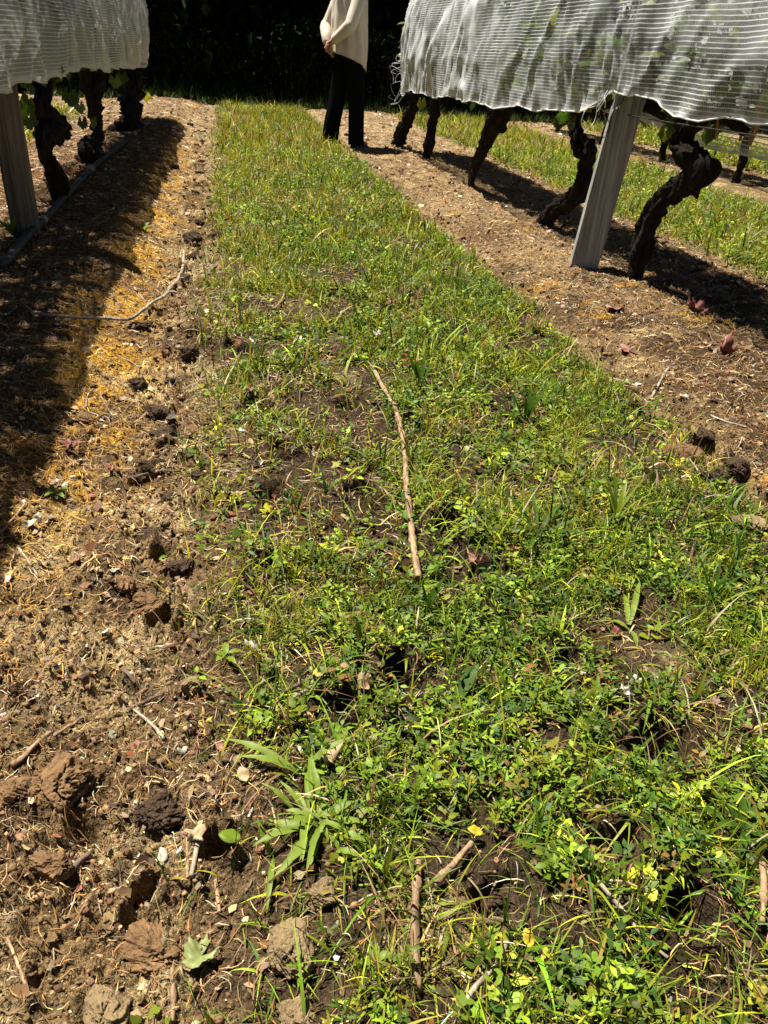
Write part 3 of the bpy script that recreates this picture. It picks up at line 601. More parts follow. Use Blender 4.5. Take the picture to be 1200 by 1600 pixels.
def loose(kind, px, py, size, m, label, tilt=(.2, .1), rz=0., lift=.006, curl=.0, cat='leaf', seed=0, group=None):
    X, Y = gat(px, py, .006)
    if kind == 'lobed': V, F = lobed(seed=seed, cup=.25, n=34)
    elif kind == 'oval':
        n = 9; t = np.linspace(0, 1, n); w = np.sin(t*math.pi)**.7*.36; rr = np.random.RandomState(seed)
        V = np.concatenate([np.stack([-w, t, .1*w+0*t], -1), np.stack([0*t, t, -.05*np.sin(t*6)], -1), np.stack([w, t, .2*w+.03*rr.normal(size=n)], -1)]); V[:, 1] -= .5
        i = np.arange(n-1); F = np.concatenate([np.stack([i, i+n, i+n+1], -1), np.stack([i, i+n+1, i+1], -1), np.stack([i+n, i+2*n, i+2*n+1], -1), np.stack([i+n, i+2*n+1, i+n+1], -1)])
    else:
        rr = np.random.RandomState(seed); n = 12; a = np.arange(n)/n*6.283; r = .5+.22*rr.normal(size=n)*.8; P = np.stack([np.cos(a)*r, np.sin(a)*r*.75, .12*rr.normal(size=n)], -1)
        V = np.concatenate([[[0, 0, .08]], P*.5+[0, 0, .06], P]); F = np.array([[0, 1+i, 1+(i+1) % n] for i in range(n)]+[[1+i, 13+i, 13+(i+1) % n] for i in range(n)]+[[1+i, 13+(i+1) % n, 1+(i+1) % n] for i in range(n)])
    V = V.copy()
    if curl:
        V[:, 2] += curl*(V[:, 0]**2+.5*V[:, 1]**2)*1.6+.12*curl*np.sin(V[:, 1]*9); V[:, 0] *= 1-.35*curl
    # the leaf rests on its lowest points
    R = (rotz(np.array([rz]))@rotx(np.array([tilt[0]]))@roty(np.array([tilt[1]])))[0]; V = (V*size)@R.T
    G = height(V[:, 0]+X, V[:, 1]+Y); z = np.percentile(G-V[:, 2], 75)+lift
    o = mk(kind and 'dry_leaf' if cat == 'dry leaf' else ('scrap' if cat == 'scrap' else 'fallen_leaf'), V, F, m); o.location = (X, Y, z); tag(o, label, cat, group)
    sol = o.modifiers.new('thickness', 'SOLIDIFY'); sol.thickness = .0006
    return o
gl = mat('fallen_grape_leaf', (.27, .30, .10), .5, trans=.25, noise=[(70, .7, 1.25, I3)], spec=.4)
gb = mat('bright_green_leaf', (.17, .24, .015), .5, trans=.35, spec=.4)
dg = mat('deep_green_leaf', (.06, .12, .010), .55, trans=.35, spec=.2, noise=[(60, .6, 1.3, I3)])
LL = [('lobed', 315, 1498, .030, gl, 'pale green lobed grape leaf on the soil at lower left', 'leaf', 2.2, .6, .010),
 ('oval', 362, 1350, .03, gb, 'bright yellow-green leaf at the grass edge, left of the plantain', 'leaf', 1.4, 0, .02),
 ('oval', 740, 1310, .022, M['yellow'], 'small round bright yellow leaf above the split stalk', 'leaf', 1.2, .2, .02),
 ('oval', 823, 1472, .022, M['yellow'], 'orange-yellow leaf low in the weeds right of the bottom cane', 'leaf', 0, .3, .015),
 ('chip', 512, 1190, .036, M['tan'], 'crumpled tan dead leaf among the weeds above the plantain', 'dry leaf', .5, .7, .014),
 ('oval', 567, 1070, .04, M['cane'], 'narrow brown curled dead leaf in the weeds', 'dry leaf', .2, .9, .014),
 ('oval', 960, 990, .026, M['red'], 'small reddish pink leaf in the grass at right', 'dry leaf', -1., 1.3, .012),
 ('lobed', 1135, 550, .05, M['red'], 'curled dark red dead grape leaf on sunlit right berm', 'dry leaf', 1.2, 1.3, .008),
 ('lobed', 1088, 484, .07, M['red'], 'dark red dead leaf lying in the shadow edge of right vines', 'dry leaf', .4, .8, .006),
 ('lobed', 962, 482, .06, M['pink'], 'flat faded pink leaf on the right berm, farther one', 'dry leaf', 2.2, .3, .004),
 ('lobed', 982, 548, .05, M['pink'], 'flat faded pink leaf on the right berm, nearer one', 'dry leaf', .2, .3, .004),
 ('chip', 45, 820, .028, M['white'], 'white papery scrap at the left edge below the seedling', 'scrap', .3, .6, .006),
 ('chip', 60, 808, .022, M['white'], 'smaller white scrap touching the papery one', 'scrap', 1.3, .5, .006),
 ('chip', 68, 883, .024, M['tan'], 'pale ragged leaf scrap below the white scraps', 'scrap', .9, .4, .006),
 ('chip', 98, 762, .028, M['white'], 'whitish scrap behind the green seedling at left', 'scrap', 2, .5, .006),
 ('chip', 35, 800, .008, M['blue'], 'tiny blue plastic fragment by the white scraps', 'scrap', 0, .1, .004),
 ('chip', 180, 893, .02, M['white'], 'bright white flake on the path above the brown clod', 'scrap', .5, .4, .004),
 ('chip', 285, 1172, .016, M['white'], 'white flake beside the little purple leaf', 'scrap', .5, .4, .004),
 ('chip', 203, 1053, .013, M['white'], 'white stone chip by the tiny dark twig, left one', 'scrap', .1, .1, .003),
 ('chip', 232, 1042, .012, M['white'], 'pale chip on the path, right of the other chip', 'scrap', .7, .1, .003),
 ('chip', 305, 1325, .03, M['tan'], 'pale torn scrap at the foot of the upright stalks', 'scrap', .7, .5, .006),
 ('chip', 250, 1345, .022, M['white'], 'twisted white scrap left of the upright stalks', 'scrap', 1.7, .5, .006),
 ('chip', 150, 893, .02, M['tan'], 'tan leaf flake high on the path left of bright flake', 'scrap', .3, .3, .004),
 ('chip', 395, 1010, .034, M['white'], 'pale bleached patch of dead leaf at the grass edge', 'scrap', .3, .3, .008),
 ('chip', 345, 1165, .018, M['pink'], 'little purple pink leaf near the white flake', 'leaf', .3, .3, .008),
 ('oval', 380, 1215, .026, M['tan'], 'oval tan leaf at grass edge above the bright leaf', 'dry leaf', .3, .2, .012),
 ('chip', 588, 540, .035, M['white'], 'white flower-like scrap in the grass above the long cane', 'scrap', .3, .3, .05),
 ('chip', 990, 1075, .018, M['white'], 'white chip pair in the weeds at right, upper', 'scrap', .3, .3, .025),
 ('chip', 970, 1090, .018, M['white'], 'white chip pair in the weeds at right, lower', 'scrap', .9, .3, .025),
 ('chip', 1068, 620, .03, M['white'], 'white scrap on dark soil of the right berm', 'scrap', .3, .3, .004),
 ('chip', 880, 468, .03, M['white'], 'white scrap on right berm below the leaning post', 'scrap', 2.3, .3, .004),
 ('chip', 1057, 505, .03, M['white'], 'white pebble-like scrap between two red leaves', 'scrap', 2.3, .1, .004),
 ('chip', 90, 433, .04, M['white'], 'pale scrap in the shade of the left berm', 'scrap', 2.3, .1, .004),
 ('chip', 740, 890, .04, M['pink'], 'brown-pink dead leaf beside the cane tip', 'dry leaf', 2.3, .9, .03)]
for i, (k, a, b, s, m, lab, cat, rz, curl, lift) in enumerate(LL): loose(k, a, b, s, m, lab, rz=rz, curl=curl, lift=lift, cat=cat, seed=i+3)

# ---------------------------------------------------------------- distinct plants
def strapleaf(base_, az, L, w, el0, droop, twist=0., seed=0, wavy=0.):
    n = 12; t = np.linspace(0, 1, n); el = el0-droop*t*1.5; d = np.array([math.cos(az), math.sin(az)])
    ds = L/(n-1); r = np.cumsum(np.cos(el))*ds; z = np.cumsum(np.sin(el))*ds
    c = np.stack([base_[0]+d[0]*r, base_[1]+d[1]*r, base_[2]+z], -1); s = np.array([-d[1], d[0], twist]); s = s/np.linalg.norm(s)
    ww = w*(np.sin(np.clip(t*.93+.07, 0, 1)*math.pi)**.8*.9+.1*(1-t))*.5
    wv = wavy*np.sin(t*22+seed)*ww
    V = np.concatenate([c-s*ww[:, None]+np.array([0, 0, 1])*(ww*.35+wv)[:, None], c, c+s*ww[:, None]+np.array([0, 0, 1])*(ww*.35-wv)[:, None]])
    i = np.arange(n-1); F = np.concatenate([np.stack([i, i+n, i+n+1, i+1], -1), np.stack([i+n, i+2*n, i+2*n+1, i+n+1], -1)])
    return V, F.tolist()
def plant(px, py, leaves, m, label, cat='plant', group=None, nm='broadleaf_weed', stem=None, h0=.0, jit=.003):
    X, Y = gat(px, py); z = hz(X, Y); root = emp(nm, (X, Y, z), label, cat, group); ch = []
    for i, (az, L, w, el, dr) in enumerate(leaves):
        v, f = strapleaf((X+jit*rs.normal(), Y+jit*rs.normal(), z+h0), az+jit*20*rs.normal(), L, w, el, dr, seed=i, wavy=.25); ch.append(mk('leaf', v, f, m))
    if stem:
        v, f = tube([(X, Y, z-.01), (X, Y, z+stem)], [.0012, .0009], 6); ch.append(mk('stem', v, f, m))
    kids(root, ch)
def fan(n, L, w, el, dr, seed, a0=0, a1=6.283):
    r = np.random.RandomState(seed); return [(a0+(a1-a0)*(i+.5*r.rand())/n, L*(.65+.6*r.rand()), w*(.75+.5*r.rand()), el+.4*(r.rand()-.5), dr*(.6+.8*r.rand())) for i in range(n)]
pl = mat('plantain_leaf', (.19, .26, .03), .5, trans=.35, spec=.3, noise=[(40, .8, 1.2, (1, 1, 1))], tcol=(1.4, 1.3, .6))
plant(500, 1285, fan(20, .068, .0115, .6, .8, 4)+fan(18, .055, .009, 1.0, 1.1, 44)+fan(6, .08, .011, .4, .5, 45, 2.4, 5.2), pl, 'large ribwort plantain tuft with long pale strap leaves at bottom centre', 'plant', nm='plantain', jit=.014)
plant(470, 1215, [(2.6, .12, .012, .5, .5), (2.9, .09, .011, .7, .6), (.3, .09, .01, .9, .6)], pl, 'long yellow-green strap leaves reaching left above the plantain', nm='plantain')
plant(655, 610, fan(6, .11, .016, 1.3, .3, 6), dg, 'dark upright plantain beside the top of the long cane', nm='plantain')
plant(820, 665, fan(6, .12, .016, 1.35, .3, 7), dg, 'dark upright plantain in the grass right of centre', nm='plantain')
plant(700, 1110, [(.75, .085, .026, .7, .2), (.2, .06, .026, .4, .3), (3.6, .05, .02, .5, .5)], dg, 'broad dark green dock leaf pointing up right in the weeds', nm='dock')
plant(985, 985, [(.9, .13, .012, .55, .5), (1.15, .10, .011, .5, .6), (2.4, .06, .010, .5, .7), (4.5, .05, .01, .6, .8)], pl, 'long silvery lance-shaped leaves in the right grass', nm='plantain')
plant(880, 1040, fan(6, .06, .016, 1.2, .3, 9), dg, 'dark green broad-bladed weed right of centre', nm='dock')
plant(1110, 940, fan(7, .10, .008, 1.2, .3, 10), dg, 'tuft of tall dark blades near the right edge', nm='grass_tuft')
plant(1160, 1300, fan(12, .06, .012, .9, .5, 11), dg, 'prickly dark green sow-thistle at the lower right edge', nm='sow_thistle')
plant(930, 1100, fan(8, .04, .014, .9, .5, 12), gb, 'small bright green leafy weed in the right grass')
plant(560, 1010, fan(4, .05, .010, 1.3, .1, 13), pl, 'pair of pale upright blades in the middle weeds', nm='grass_tuft')
plant(665, 960, fan(4, .07, .009, 1.35, .2, 14), dg, 'dark upright blades at the lower tip of the long cane', nm='grass_tuft')
plant(90, 780, fan(7, .035, .012, .8, .7, 15), pl, 'green seedling on the left berm beside the white scraps', nm='seedling', stem=.02, h0=.012)
plant(112, 705, fan(7, .035, .009, .9, .6, 16), M['red'], 'red-leaved seedling on the left berm', nm='seedling', stem=.02, h0=.01)
plant(355, 1030, fan(5, .03, .012, .5, .5, 17), gb, 'green seedling at the grass edge beside the tan clod', nm='seedling', h0=.008)
plant(262, 865, fan(5, .022, .008, .7, .5, 18), gb, 'tiny yellow-green seedling above the dark clod', nm='seedling', h0=.008)
plant(225, 362, fan(7, .05, .016, .9, .7, 19), pl, 'small green weed on the shaded left berm', nm='seedling', h0=.01)
plant(20, 372, fan(10, .12, .018, 1.2, .4, 20), gb, 'leafy green weed at the foot of the left post', nm='broadleaf_weed')
plant(840, 845, fan(9, .13, .011, .9, .5, 21), dg, 'tuft of long arching dark leaves right of the cane', nm='grass_tuft')
plant(960, 820, fan(8, .12, .010, 1.2, .3, 22), pl, 'tall pale blades near the right edge of the grass', nm='grass_tuft')
plant(420, 1110, fan(9, .035, .012, .5, .5, 23), pl, 'low leafy weed cluster left of the brown leaf')
plant(1010, 1470, fan(9, .024, .009, .8, .5, 24), gb, 'bright leafy weed right of the thin white twig')
plant(860, 1550, fan(8, .022, .008, .9, .5, 25), gb, 'small leafy weed at the bottom edge, right')
plant(590, 1500, fan(6, .02, .009, .7, .5, 26), gb, 'round-leaved weed left of the short bottom cane')
plant(905, 1370, fan(3, .045, .011, 1.3, .1, 27), dg, 'single dark upright leaf above the thin white twig')
plant(400, 640, fan(8, .06, .006, .9, .5, 28), dg, 'dark grass tuft beside the black hole at the strip edge', nm='grass_tuft')
plant(430, 1340, [(4.5, .08, .008, .6, .7), (2.0, .05, .008, 1., .3)], pl, 'pale drooping strap leaf left of the plantain', nm='plantain')

# ---------------------------------------------------------------- vines
GL = [lobed(n=26, seed=s, cup=.28) for s in range(3)]
def leafmesh(pos, R, sz, col):
    parts = []; k = np.arange(len(pos)) % 3; o = 0; V = []; F = []; Cc = []
    for q in range(3):
        T, TF = GL[q]; m = k == q
        if not m.any(): continue
        v, f = inst(T, TF, pos[m], R[m], sz[m]); V.append(v); F.append(f+o); o += len(v); Cc.append(np.repeat(col[m], len(T), 0))
    return np.concatenate(V), np.concatenate(F), np.concatenate(Cc)
VG = [(.06, .12, .02), (.085, .15, .022), (.12, .19, .025), (.045, .09, .02), (.2, .22, .03)]
def vine(X0, base_, path, rad, label, y0, y1, group, extra=(), dens=420, low=.60, arms=True, seed=0):
    root = emp('grapevine', base_, label, 'grapevine', group); ch = []
    v, f = tube(path, rad, 40, rough=.5, rf=24, seed=seed, step=.007, stri=.45); ch.append(mk('trunk', v, f, M['bark']))
    top = np.array(path[-1])
    if arms:
        for ye in (y0+.1, y1-.1):
            v, f = tube([top-np.array([0, 0, .05]), (top+np.array([X0, ye, .72]))/2+np.array([0, 0, .03]), (X0, ye, .74)], [.035, .026, .018], 12, .3, 14, seed+2, step=.03); ch.append(mk('arm', v, f, M['bark']))
    dens = dens*1.6 if X0 < 0 else dens; n = int(dens*(y1-y0)); r = rs; low = .70 if X0 > 1 else low
    y = r.uniform(y0, y1, n); z = low+.08+(1.62-low)*r.rand(n)**.95; x = X0+r.normal(0, .075, n)*(1.15-.35*(z-low)); x = np.clip(x, X0-.15, X0+.15)
    pos = np.stack([x, y, z], -1); side = np.sign(x-X0)
    R = rotz(np.where(side > 0, -1.57, 1.57)+r.normal(0, .9, n))@rotx(r.normal(-.8, .5, n))@roty(r.normal(0, .4, n)); sz = .045+.04*r.rand(n)
    if len(extra):
        e = np.array([q[:3] for q in extra]); pos = np.concatenate([pos, e]); m = len(e)
        R = np.concatenate([R, rotz(np.array([q[4] for q in extra]))@rotx(np.array([q[5] for q in extra]))]); sz = np.concatenate([sz, [q[3] for q in extra]]); n += m
    col = pick(VG, n, w=[4, 4, 3, 3, 1]); V, F, cc = leafmesh(pos, R, sz, col)
    ch.append(mk('foliage', V, F, M['vine'], col=cc))
    shoots = []
    for k in range(int(7*(y1-y0))):
        yy = r.uniform(y0, y1); xx = X0+r.normal(0, .03); v, f = tube([(xx, yy, .7), (xx+r.normal(0, .03), yy+r.normal(0, .05), 1.1), (xx+r.normal(0, .05), yy+r.normal(0, .1), 1.6)], [.006, .005, .003], 6); ch.append(mk('shoot', v, f, M['cane']))
    kids(root, ch); return root
def vpath(pts, X, dx=None):
    X = gat(*pts[0])[0]; P = [atx(a, b, X) for i, (a, b) in enumerate(pts)]; g = hz(P[0][0], P[0][1]); P = [np.array(p) for p in P]; P[0][2] = g-.02
    return P
def pxr(pts, w, X): # radii from widths in photo pixels
    out = []
    for (a, b), q in zip(pts, w):
        p = atx(a, b, X); out.append(q/2*((p-[0, 0, CAM_H])@FW)/FPX)
    return [q*(.84 if X > 0 else .72) for q in out]
GRR, GRL, GRN = 'old vines of the netted row on the right', 'old vines of the netted row on the left', 'vines of the row beyond'
def leaf_at(a, b, X, s, rz=0., rx=1.2): p = atx(a, b, X); return (*p, s, rz, rx)
RV = [([(992, 440), (1000, 400), (1014, 352), (1038, 312), (1075, 285), (1094, 262), (1078, 243), (1062, 226), (1078, 200), (1082, 178)], [20, 30, 34, 38, 46, 50, 44, 30, 24, 22], 'nearest right vine, thick black trunk bent into an S above its shadow',
       2.85, 4.4, [leaf_at(1040, 205, 1.9, .05, 0, -1.4), leaf_at(1108, 205, 1.9, .06, .3, -1.4), leaf_at(1125, 195, 1.95, .06, .8, -1.3), leaf_at(1055, 185, 1.9, .06, -.5, -1.3), leaf_at(1138, 8, 1.74, .045, 2.2, -1.)]),
      ([(850, 352), (866, 330), (893, 312), (912, 290), (916, 262), (918, 240), (902, 222), (897, 195), (900, 165)], [28, 28, 28, 34, 28, 34, 28, 20, 18], 'second right vine, dark trunk kinking right behind the leaning post',
       4.4, 5.85, [leaf_at(880, 178, 1.8, .06, .1, -1.3), leaf_at(892, 190, 1.85, .06, .7, -1.4), leaf_at(874, 190, 1.85, .05, -.4, -1.4)]),
      ([(735, 292), (742, 262), (756, 232), (770, 205), (778, 185), (785, 160)], [10, 18, 19, 24, 36, 38], 'third right vine, trunk leaning right and widening to a knotted head',
       5.85, 7.5, [leaf_at(730, 148, 1.75, .07, .1, -1.2), leaf_at(738, 160, 1.8, .07, .9, -1.3)]),
      ([(666, 247), (670, 225), (674, 200), (678, 180), (680, 150)], [12, 16, 15, 16, 18], 'fourth right vine, slim straight dark trunk', 7.5, 8.9, []),
      ([(620, 228), (626, 212), (636, 190), (646, 165), (650, 145)], [20, 20, 19, 20, 22], 'farthest right vine, trunk leaning right nearest the standing person', 8.3, 8.9, [leaf_at(658, 160, 1.9, .08, .5, -1.4)])]
for i, (p, w, lab, y0, y1, ex) in enumerate(RV):
    P = vpath(p, ROWR); vine(ROWR, tuple(P[0]), P, pxr(p, w, ROWR), lab, y0, y1, GRR, ex, seed=50+i)
LVN = [([(98, 312), (92, 290), (82, 262), (72, 240), (68, 215), (84, 200), (72, 182), (66, 160), (70, 130)], [22, 26, 26, 26, 30, 54, 34, 26, 30], 'nearest visible left vine, black trunk with a round burl behind the left post', 4.6, 6.3,
        [leaf_at(30, 160, -.95, .085, .2, -1.3), leaf_at(110, 150, -.95, .07, .1, -1.4), leaf_at(125, 165, -.95, .06, -.5, -1.4), leaf_at(88, 190, -.92, .06, .2, -1.4), leaf_at(128, 190, -.92, .055, .8, -1.4), leaf_at(90, 108, -.84, .04, .2, -1.4), leaf_at(55, 165, -1., .08, .7, -1.3), leaf_at(45, 185, -1., .06, .2, -1.4), leaf_at(145, 190, -.95, .06, 1.2, -1.4)]),
       ([(143, 252), (138, 238), (150, 218), (152, 195), (148, 165), (145, 130), (146, 100)], [22, 34, 26, 20, 26, 38, 40], 'second left vine, slim black trunk with a swollen foot', 6.3, 8.2, [leaf_at(190, 120, -.9, .08, .3, -1.3), leaf_at(180, 125, -.95, .08, -.3, -1.3)]),
       ([(206, 205), (205, 180), (205, 155), (206, 130), (208, 100)], [38, 34, 32, 34, 34], 'farthest left vine, thick trunk at the end of the black pipe', 8.2, 10.6, [leaf_at(228, 150, -.95, .08, .3, -1.3)])]
for i, (p, w, lab, y0, y1, ex) in enumerate(LVN):
    P = vpath(p, ROWL); r = vine(ROWL, tuple(P[0]), P, pxr(p, w, ROWL), lab, y0, y1, GRL, ex, seed=70+i)
    if i == 2:
        pts = [(205, 196), (194, 204), (182, 210), (180, 200)]; Q = [atx(a, b, ROWL) for a, b in pts]; v, f = tube(Q, [.09, .09, .1, .06], 16, .2, 10, 3, step=.02); o = mk('burl', v, f, M['bark']); kids(r, [o])
def plain_vine(X, y, y0, y1, lab, grp, seed, dens=170):
    r = np.random.RandomState(seed); z = hz(X, y); P = [(X, y, z-.02), (X+.04*r.randn(), y+.08*r.randn(), z+.2), (X+.04*r.randn(), y+.1*r.randn(), z+.42), (X, y, .7)]
    vine(X, (X, y, z), P, [.06, .05, .055, .06] if X < 3 else [.035, .03, .032, .035], lab, y0, y1, grp, dens=dens, seed=seed)
plain_vine(ROWR, 2.1, 1.2, 2.85, 'vine at the right picture edge, its foliage showing through the net', GRR, 81)
plain_vine(ROWL-.06, 4.0, 3.0, 4.6, 'left vine at the picture edge in front of the left post', GRL, 83)
plain_vine(ROWL, 2.2, 1.2, 3.0, 'left vine nearest the camera, only its shadow on the berm in view', GRL, 84)
for i, y in enumerate([5.7, 7.5, 9.0, 10.7, 12.3]):
    plain_vine(ROWN, y, y-.85, y+.85, 'vine trunk standing in the netted row farther right', GRN, 90+i, 90)

# ---------------------------------------------------------------- nets
def net(X0, y0, y1, hem_near, hem_far, label, side, taper=(0, 0), seed=0, w0=.2, gath=(), ds=.02):
    """side=-1: the near face looks to -x. hem_near/far: list of (y, z) of the lower edge"""
    s = np.arange(y0, y1+ds/2, ds); hn = np.interp(s, *zip(*hem_near)); hf = np.interp(s, *zip(*hem_far))
    hn = hn+.022*fbm(s, s*0, 5, 3, seed+1)*2+.03*fbm(s, s*0, 1.3, 2, seed+41); hf = hf+.02*fbm(s, s*0, 4, 3, seed+2)
    NV = 46; v = np.linspace(0, 1, NV); rows = []; uvs = []
    top = 1.70+.05*fbm(s, s*0, 1.1, 2, seed+3)
    prof_z = np.array([0, .25, .55, .8, .93, 1.]); prof_w = np.array([1., 1.12, 1.0, .72, .42, .0])
    w = w0*(1-.75*taper[0]*(1-sm(0, .6, s-y0)))*(1-.75*taper[1]*(1-sm(0, .7, y1-s)))
    P = np.zeros((len(s), 2*NV-1, 3)); UVv = np.zeros((len(s), 2*NV-1))
    for k in range(2*NV-1):
        if k < NV: t = v[k]; hem = hn; sg = side
        else: t = v[2*NV-2-k]; hem = hf; sg = -side
        ww = np.interp(t, prof_z, prof_w)*w; z = hem+(top-hem)*t
        slack = (1-t**2)
        f = .10*fbm(s*1.0, t*1.2+s*0+sg*3, 2.2, 3, seed+4)+.045*sm(4.5, 6.5, s)*(1-np.abs(fbm(s+.45*t, t*.30+s*0, 6, 3, seed+44))*5)*(1-.5*t)+.04*slack*fbm(s+.5*t, t*.45+s*0, 9, 3, seed+5+int(sg))+.02*fbm(s+.4*t, t*1.3+s*0, 26, 2, seed+9)
        # long diagonal creases
        cr = vn((s+.8*t+.25*fbm(s, t+s*0, 1.2, 2, seed+50))*4.2, t*1.9+s*.4, seed+12); f = f+.035*(1-np.abs(2*cr-1))**5*(t < .97)
        for gy, gw in gath: f = f-.04*np.exp(-((s-gy-.1*t)/gw)**2)*(1-t)*1.0+.012*np.sin((s-gy)/gw*18)*np.exp(-((s-gy)/(gw*1.6))**2)*(1-t)
        off = np.maximum(ww+f*(.62 if X0 > 1 else .8)*(.3+.7*np.clip(ww/.15, 0, 1)), .012)
        P[:, k, 0] = X0+sg*off; P[:, k, 1] = s+.03*fbm(s*1., t*2+s*0, 3, 2, seed+20); P[:, k, 2] = z+.02*fbm(s, t+s*0, 4, 2, seed+22)*(.4+slack)
        UVv[:, k] = z*sg if k < NV else -z
    h, wd = P.shape[:2]
    # arc length as the thread coordinate
    L = np.concatenate([np.zeros((h, 1)), np.cumsum(np.linalg.norm(np.diff(P[:, :, 1:3], axis=1), axis=2), 1)], 1); zz = P[:, :, 2]
    uv = np.stack([np.repeat(s[:, None], wd, 1), zz], -1)
    # doubled, denser cloth along hems, creases and row ends
    T = np.concatenate([v, v[-2::-1]])[None]; cre = np.repeat(s[:, None], wd, 1)
    d = .9*np.exp(-(T/.018)**2)+.55*np.clip(1-np.abs(2*vn((cre+.8*T+.25*fbm(cre, T+cre*0, 1.2, 2, seed+50))*4.2, T*1.9+cre*.4, seed+12)-1)*5, 0, 1)*sm(5.0, 6.5, cre)
    d = d+.75*sm(4.5, 6.5, cre)*sm(-.05, .3, fbm(cre, T, 5, 4, seed+31))*(X0 > 1)+.12*sm(4.5, 6.5, cre)*(X0 > 1)
    d = d+.22*(X0 < 0)
    for gy, gw in gath: d = d+.16*np.exp(-((cre-gy)/gw)**2)*(1-T)
    i, j = np.meshgrid(np.arange(h-1), np.arange(wd-1), indexing='ij')
    F = np.stack([i*wd+j, i*wd+j+1, (i+1)*wd+j+1, (i+1)*wd+j], -1).reshape(-1, 4)
    col = np.repeat(d.reshape(-1, 1), 3, 1)
    zb = hz(X0, y0+.05); root = emp('vine_net', (X0, (y0+y1)/2, .68), label, 'net', 'white protective nets draped over the vine rows')
    sheet = mk('net_sheet', P, F, M['net'], col=col, uv=uv.reshape(-1, 2))
    q = P[::3, 0]; v1, f1 = tube(q, np.full(len(q), .0035), 6, .3, 9, seed); hem = mk('hem_cord', v1, f1, M['thread'])
    ch = [sheet, hem]; kids(root, ch); return root, P
rn, RP = net(ROWR, -.2, 9.0, [(-1, .78), (2.5, .79), (3.1, .765), (3.35, .80), (3.75, .84), (4.02, .74), (5.2, .66), (6.2, .65), (8, .60), (8.7, .54), (9, .52)], [(-1, .66), (3.1, .62), (3.6, .64), (4.0, .68), (5, .72), (9, .7)],
     'white net over the right vine row, crumpled and frayed at its far end', -1, taper=(0, .8), seed=400, w0=.21, gath=((3.75, .22), (4.35, .3)))
ln, LP = net(ROWL, .6, 10.9, [(.6, .7), (4.9, .70), (5.4, .71), (5.6, .74), (6, .70), (10.2, .62), (10.9, .60)], [(.6, .66), (10.9, .66)],
     'white net over the left vine row, hanging in grey folds', 1, taper=(0, .7), seed=430, w0=.24, gath=((5.5, .25),))
nn, NP = net(ROWN, 3.6, 13.2, [(3, .68), (14, .68)], [(3, .66), (14, .66)], 'white net over the vine row beyond, seen under the right net', -1, taper=(.5, .7), seed=460, w0=.2, ds=.04)
# frayed threads at the far end and at the torn hem over the post
def threads(P, idx, n, L, root, spread=.06, seed=1):
    r = np.random.RandomState(seed); parts = []
    for k in range(n):
        p = P[idx[r.randint(len(idx))], r.randint(0, 3)].copy(); l = L*(.4+r.rand()); q = p+np.array([r.normal(0, spread), r.normal(0, spread), -l*.6]); e = q+np.array([r.normal(0, spread), r.normal(0, spread*1.4), -l*.25])
        v, f = tube(cat_smooth([p, (p+q)/2+r.normal(0, spread*.4, 3), q, e], 9), np.full(9, .0016), 5); kids(root, [mk('loose_thread', v, f, M['thread'])])
ii = np.where(np.abs(RP[:, 0, 1]-3.9) < .18)[0]; threads(RP, ii, 7, .12, rn, .03, 2)
ii = np.where(RP[:, 0, 1] > 8.6)[0]
r = np.random.RandomState(5); parts_ = []
for k in range(12):
    a = RP[ii[r.randint(len(ii))], r.randint(0, 22)].copy(); a[2] = min(a[2], 1.1); e = a+np.array([-.03-.09*r.rand(), .03+.07*r.rand(), -.06-.10*r.rand()])
    m_ = (a+e)/2+r.normal(0, .04, 3); v, f = tube(cat_smooth([a, m_, e, e+r.normal(0, .03, 3)], 9), np.full(9, .0018), 5); kids(rn, [mk('loose_thread', v, f, M['thread'])])

# ---------------------------------------------------------------- posts, pipe, wires
def post(px, py, top, w, d, H_, label, rz=0., lean=(0, 0), bits=()):
    X, Y = gat(px, py); z = hz(X, Y); nz_ = 40; V = []; 
    cs = np.array([[-.5, -.42], [-.42, -.5], [-.1, -.49], [.2, -.51], [.42, -.5], [.5, -.42], [.49, 0], [.5, .42], [.42, .5], [-.42, .5], [-.5, .42], [-.49, .1]])
    c, s = math.cos(rz), math.sin(rz)
    for i in range(nz_+1):
        t = i/nz_; k = 1+.04*fbm(np.array([t*3.]), np.array([px*.1]), 2, 2, 5)[0]; q = cs*np.array([w, d])*k+.004*np.array([[fbm(np.array([j*1.7]), np.array([t*9.]), 1, 2, 8)[0], fbm(np.array([j*2.7]), np.array([t*8.]), 1, 2, 9)[0]] for j in range(12)])
        q = q@np.array([[c, s], [-s, c]]); V += [[q[j][0]+lean[0]*t*H_, q[j][1]+lean[1]*t*H_, -.08+t*(H_+.08)] for j in range(12)]
    F = [[i*12+j, i*12+(j+1) % 12, (i+1)*12+(j+1) % 12, (i+1)*12+j] for i in range(nz_) for j in range(12)]+[list(range(nz_*12, nz_*12+12)), list(range(11, -1, -1))]
    root = emp('trellis_post', (X, Y, z), label, 'post', 'grey timber trellis posts'); o = mk('timber', V, F, M['post' if px > 500 else 'postb'], root, smooth=False)
    v, f = tube([(-w*.1, -d*.56, .60), (-w*.1, -d*.62, .66), (-w*.05, -d*.56, .70)], [.004]*3, 6); mk('staple', v, f, M['wire'], root)
    return root
post(910, 413, None, .138, .06, 1.62, 'weathered grey plank post leaning right under the torn net', rz=-.25, lean=(.09, -.02))
post(42, 366, None, .125, .09, 1.6, 'weathered grey post at left beside the black pipe', rz=.25, lean=(.0, .0))
hp = [gat(a, b, .03) for a, b in [(224, 199), (205, 212), (180, 233), (150, 256), (118, 288), (88, 322), (60, 351), (30, 382), (0, 412)]]+[(-1.0, 3.4), (-1.0, 2.4), (-1.0, 1.2)]
hp[-4] = (hp[-4][0], hp[-4][1])
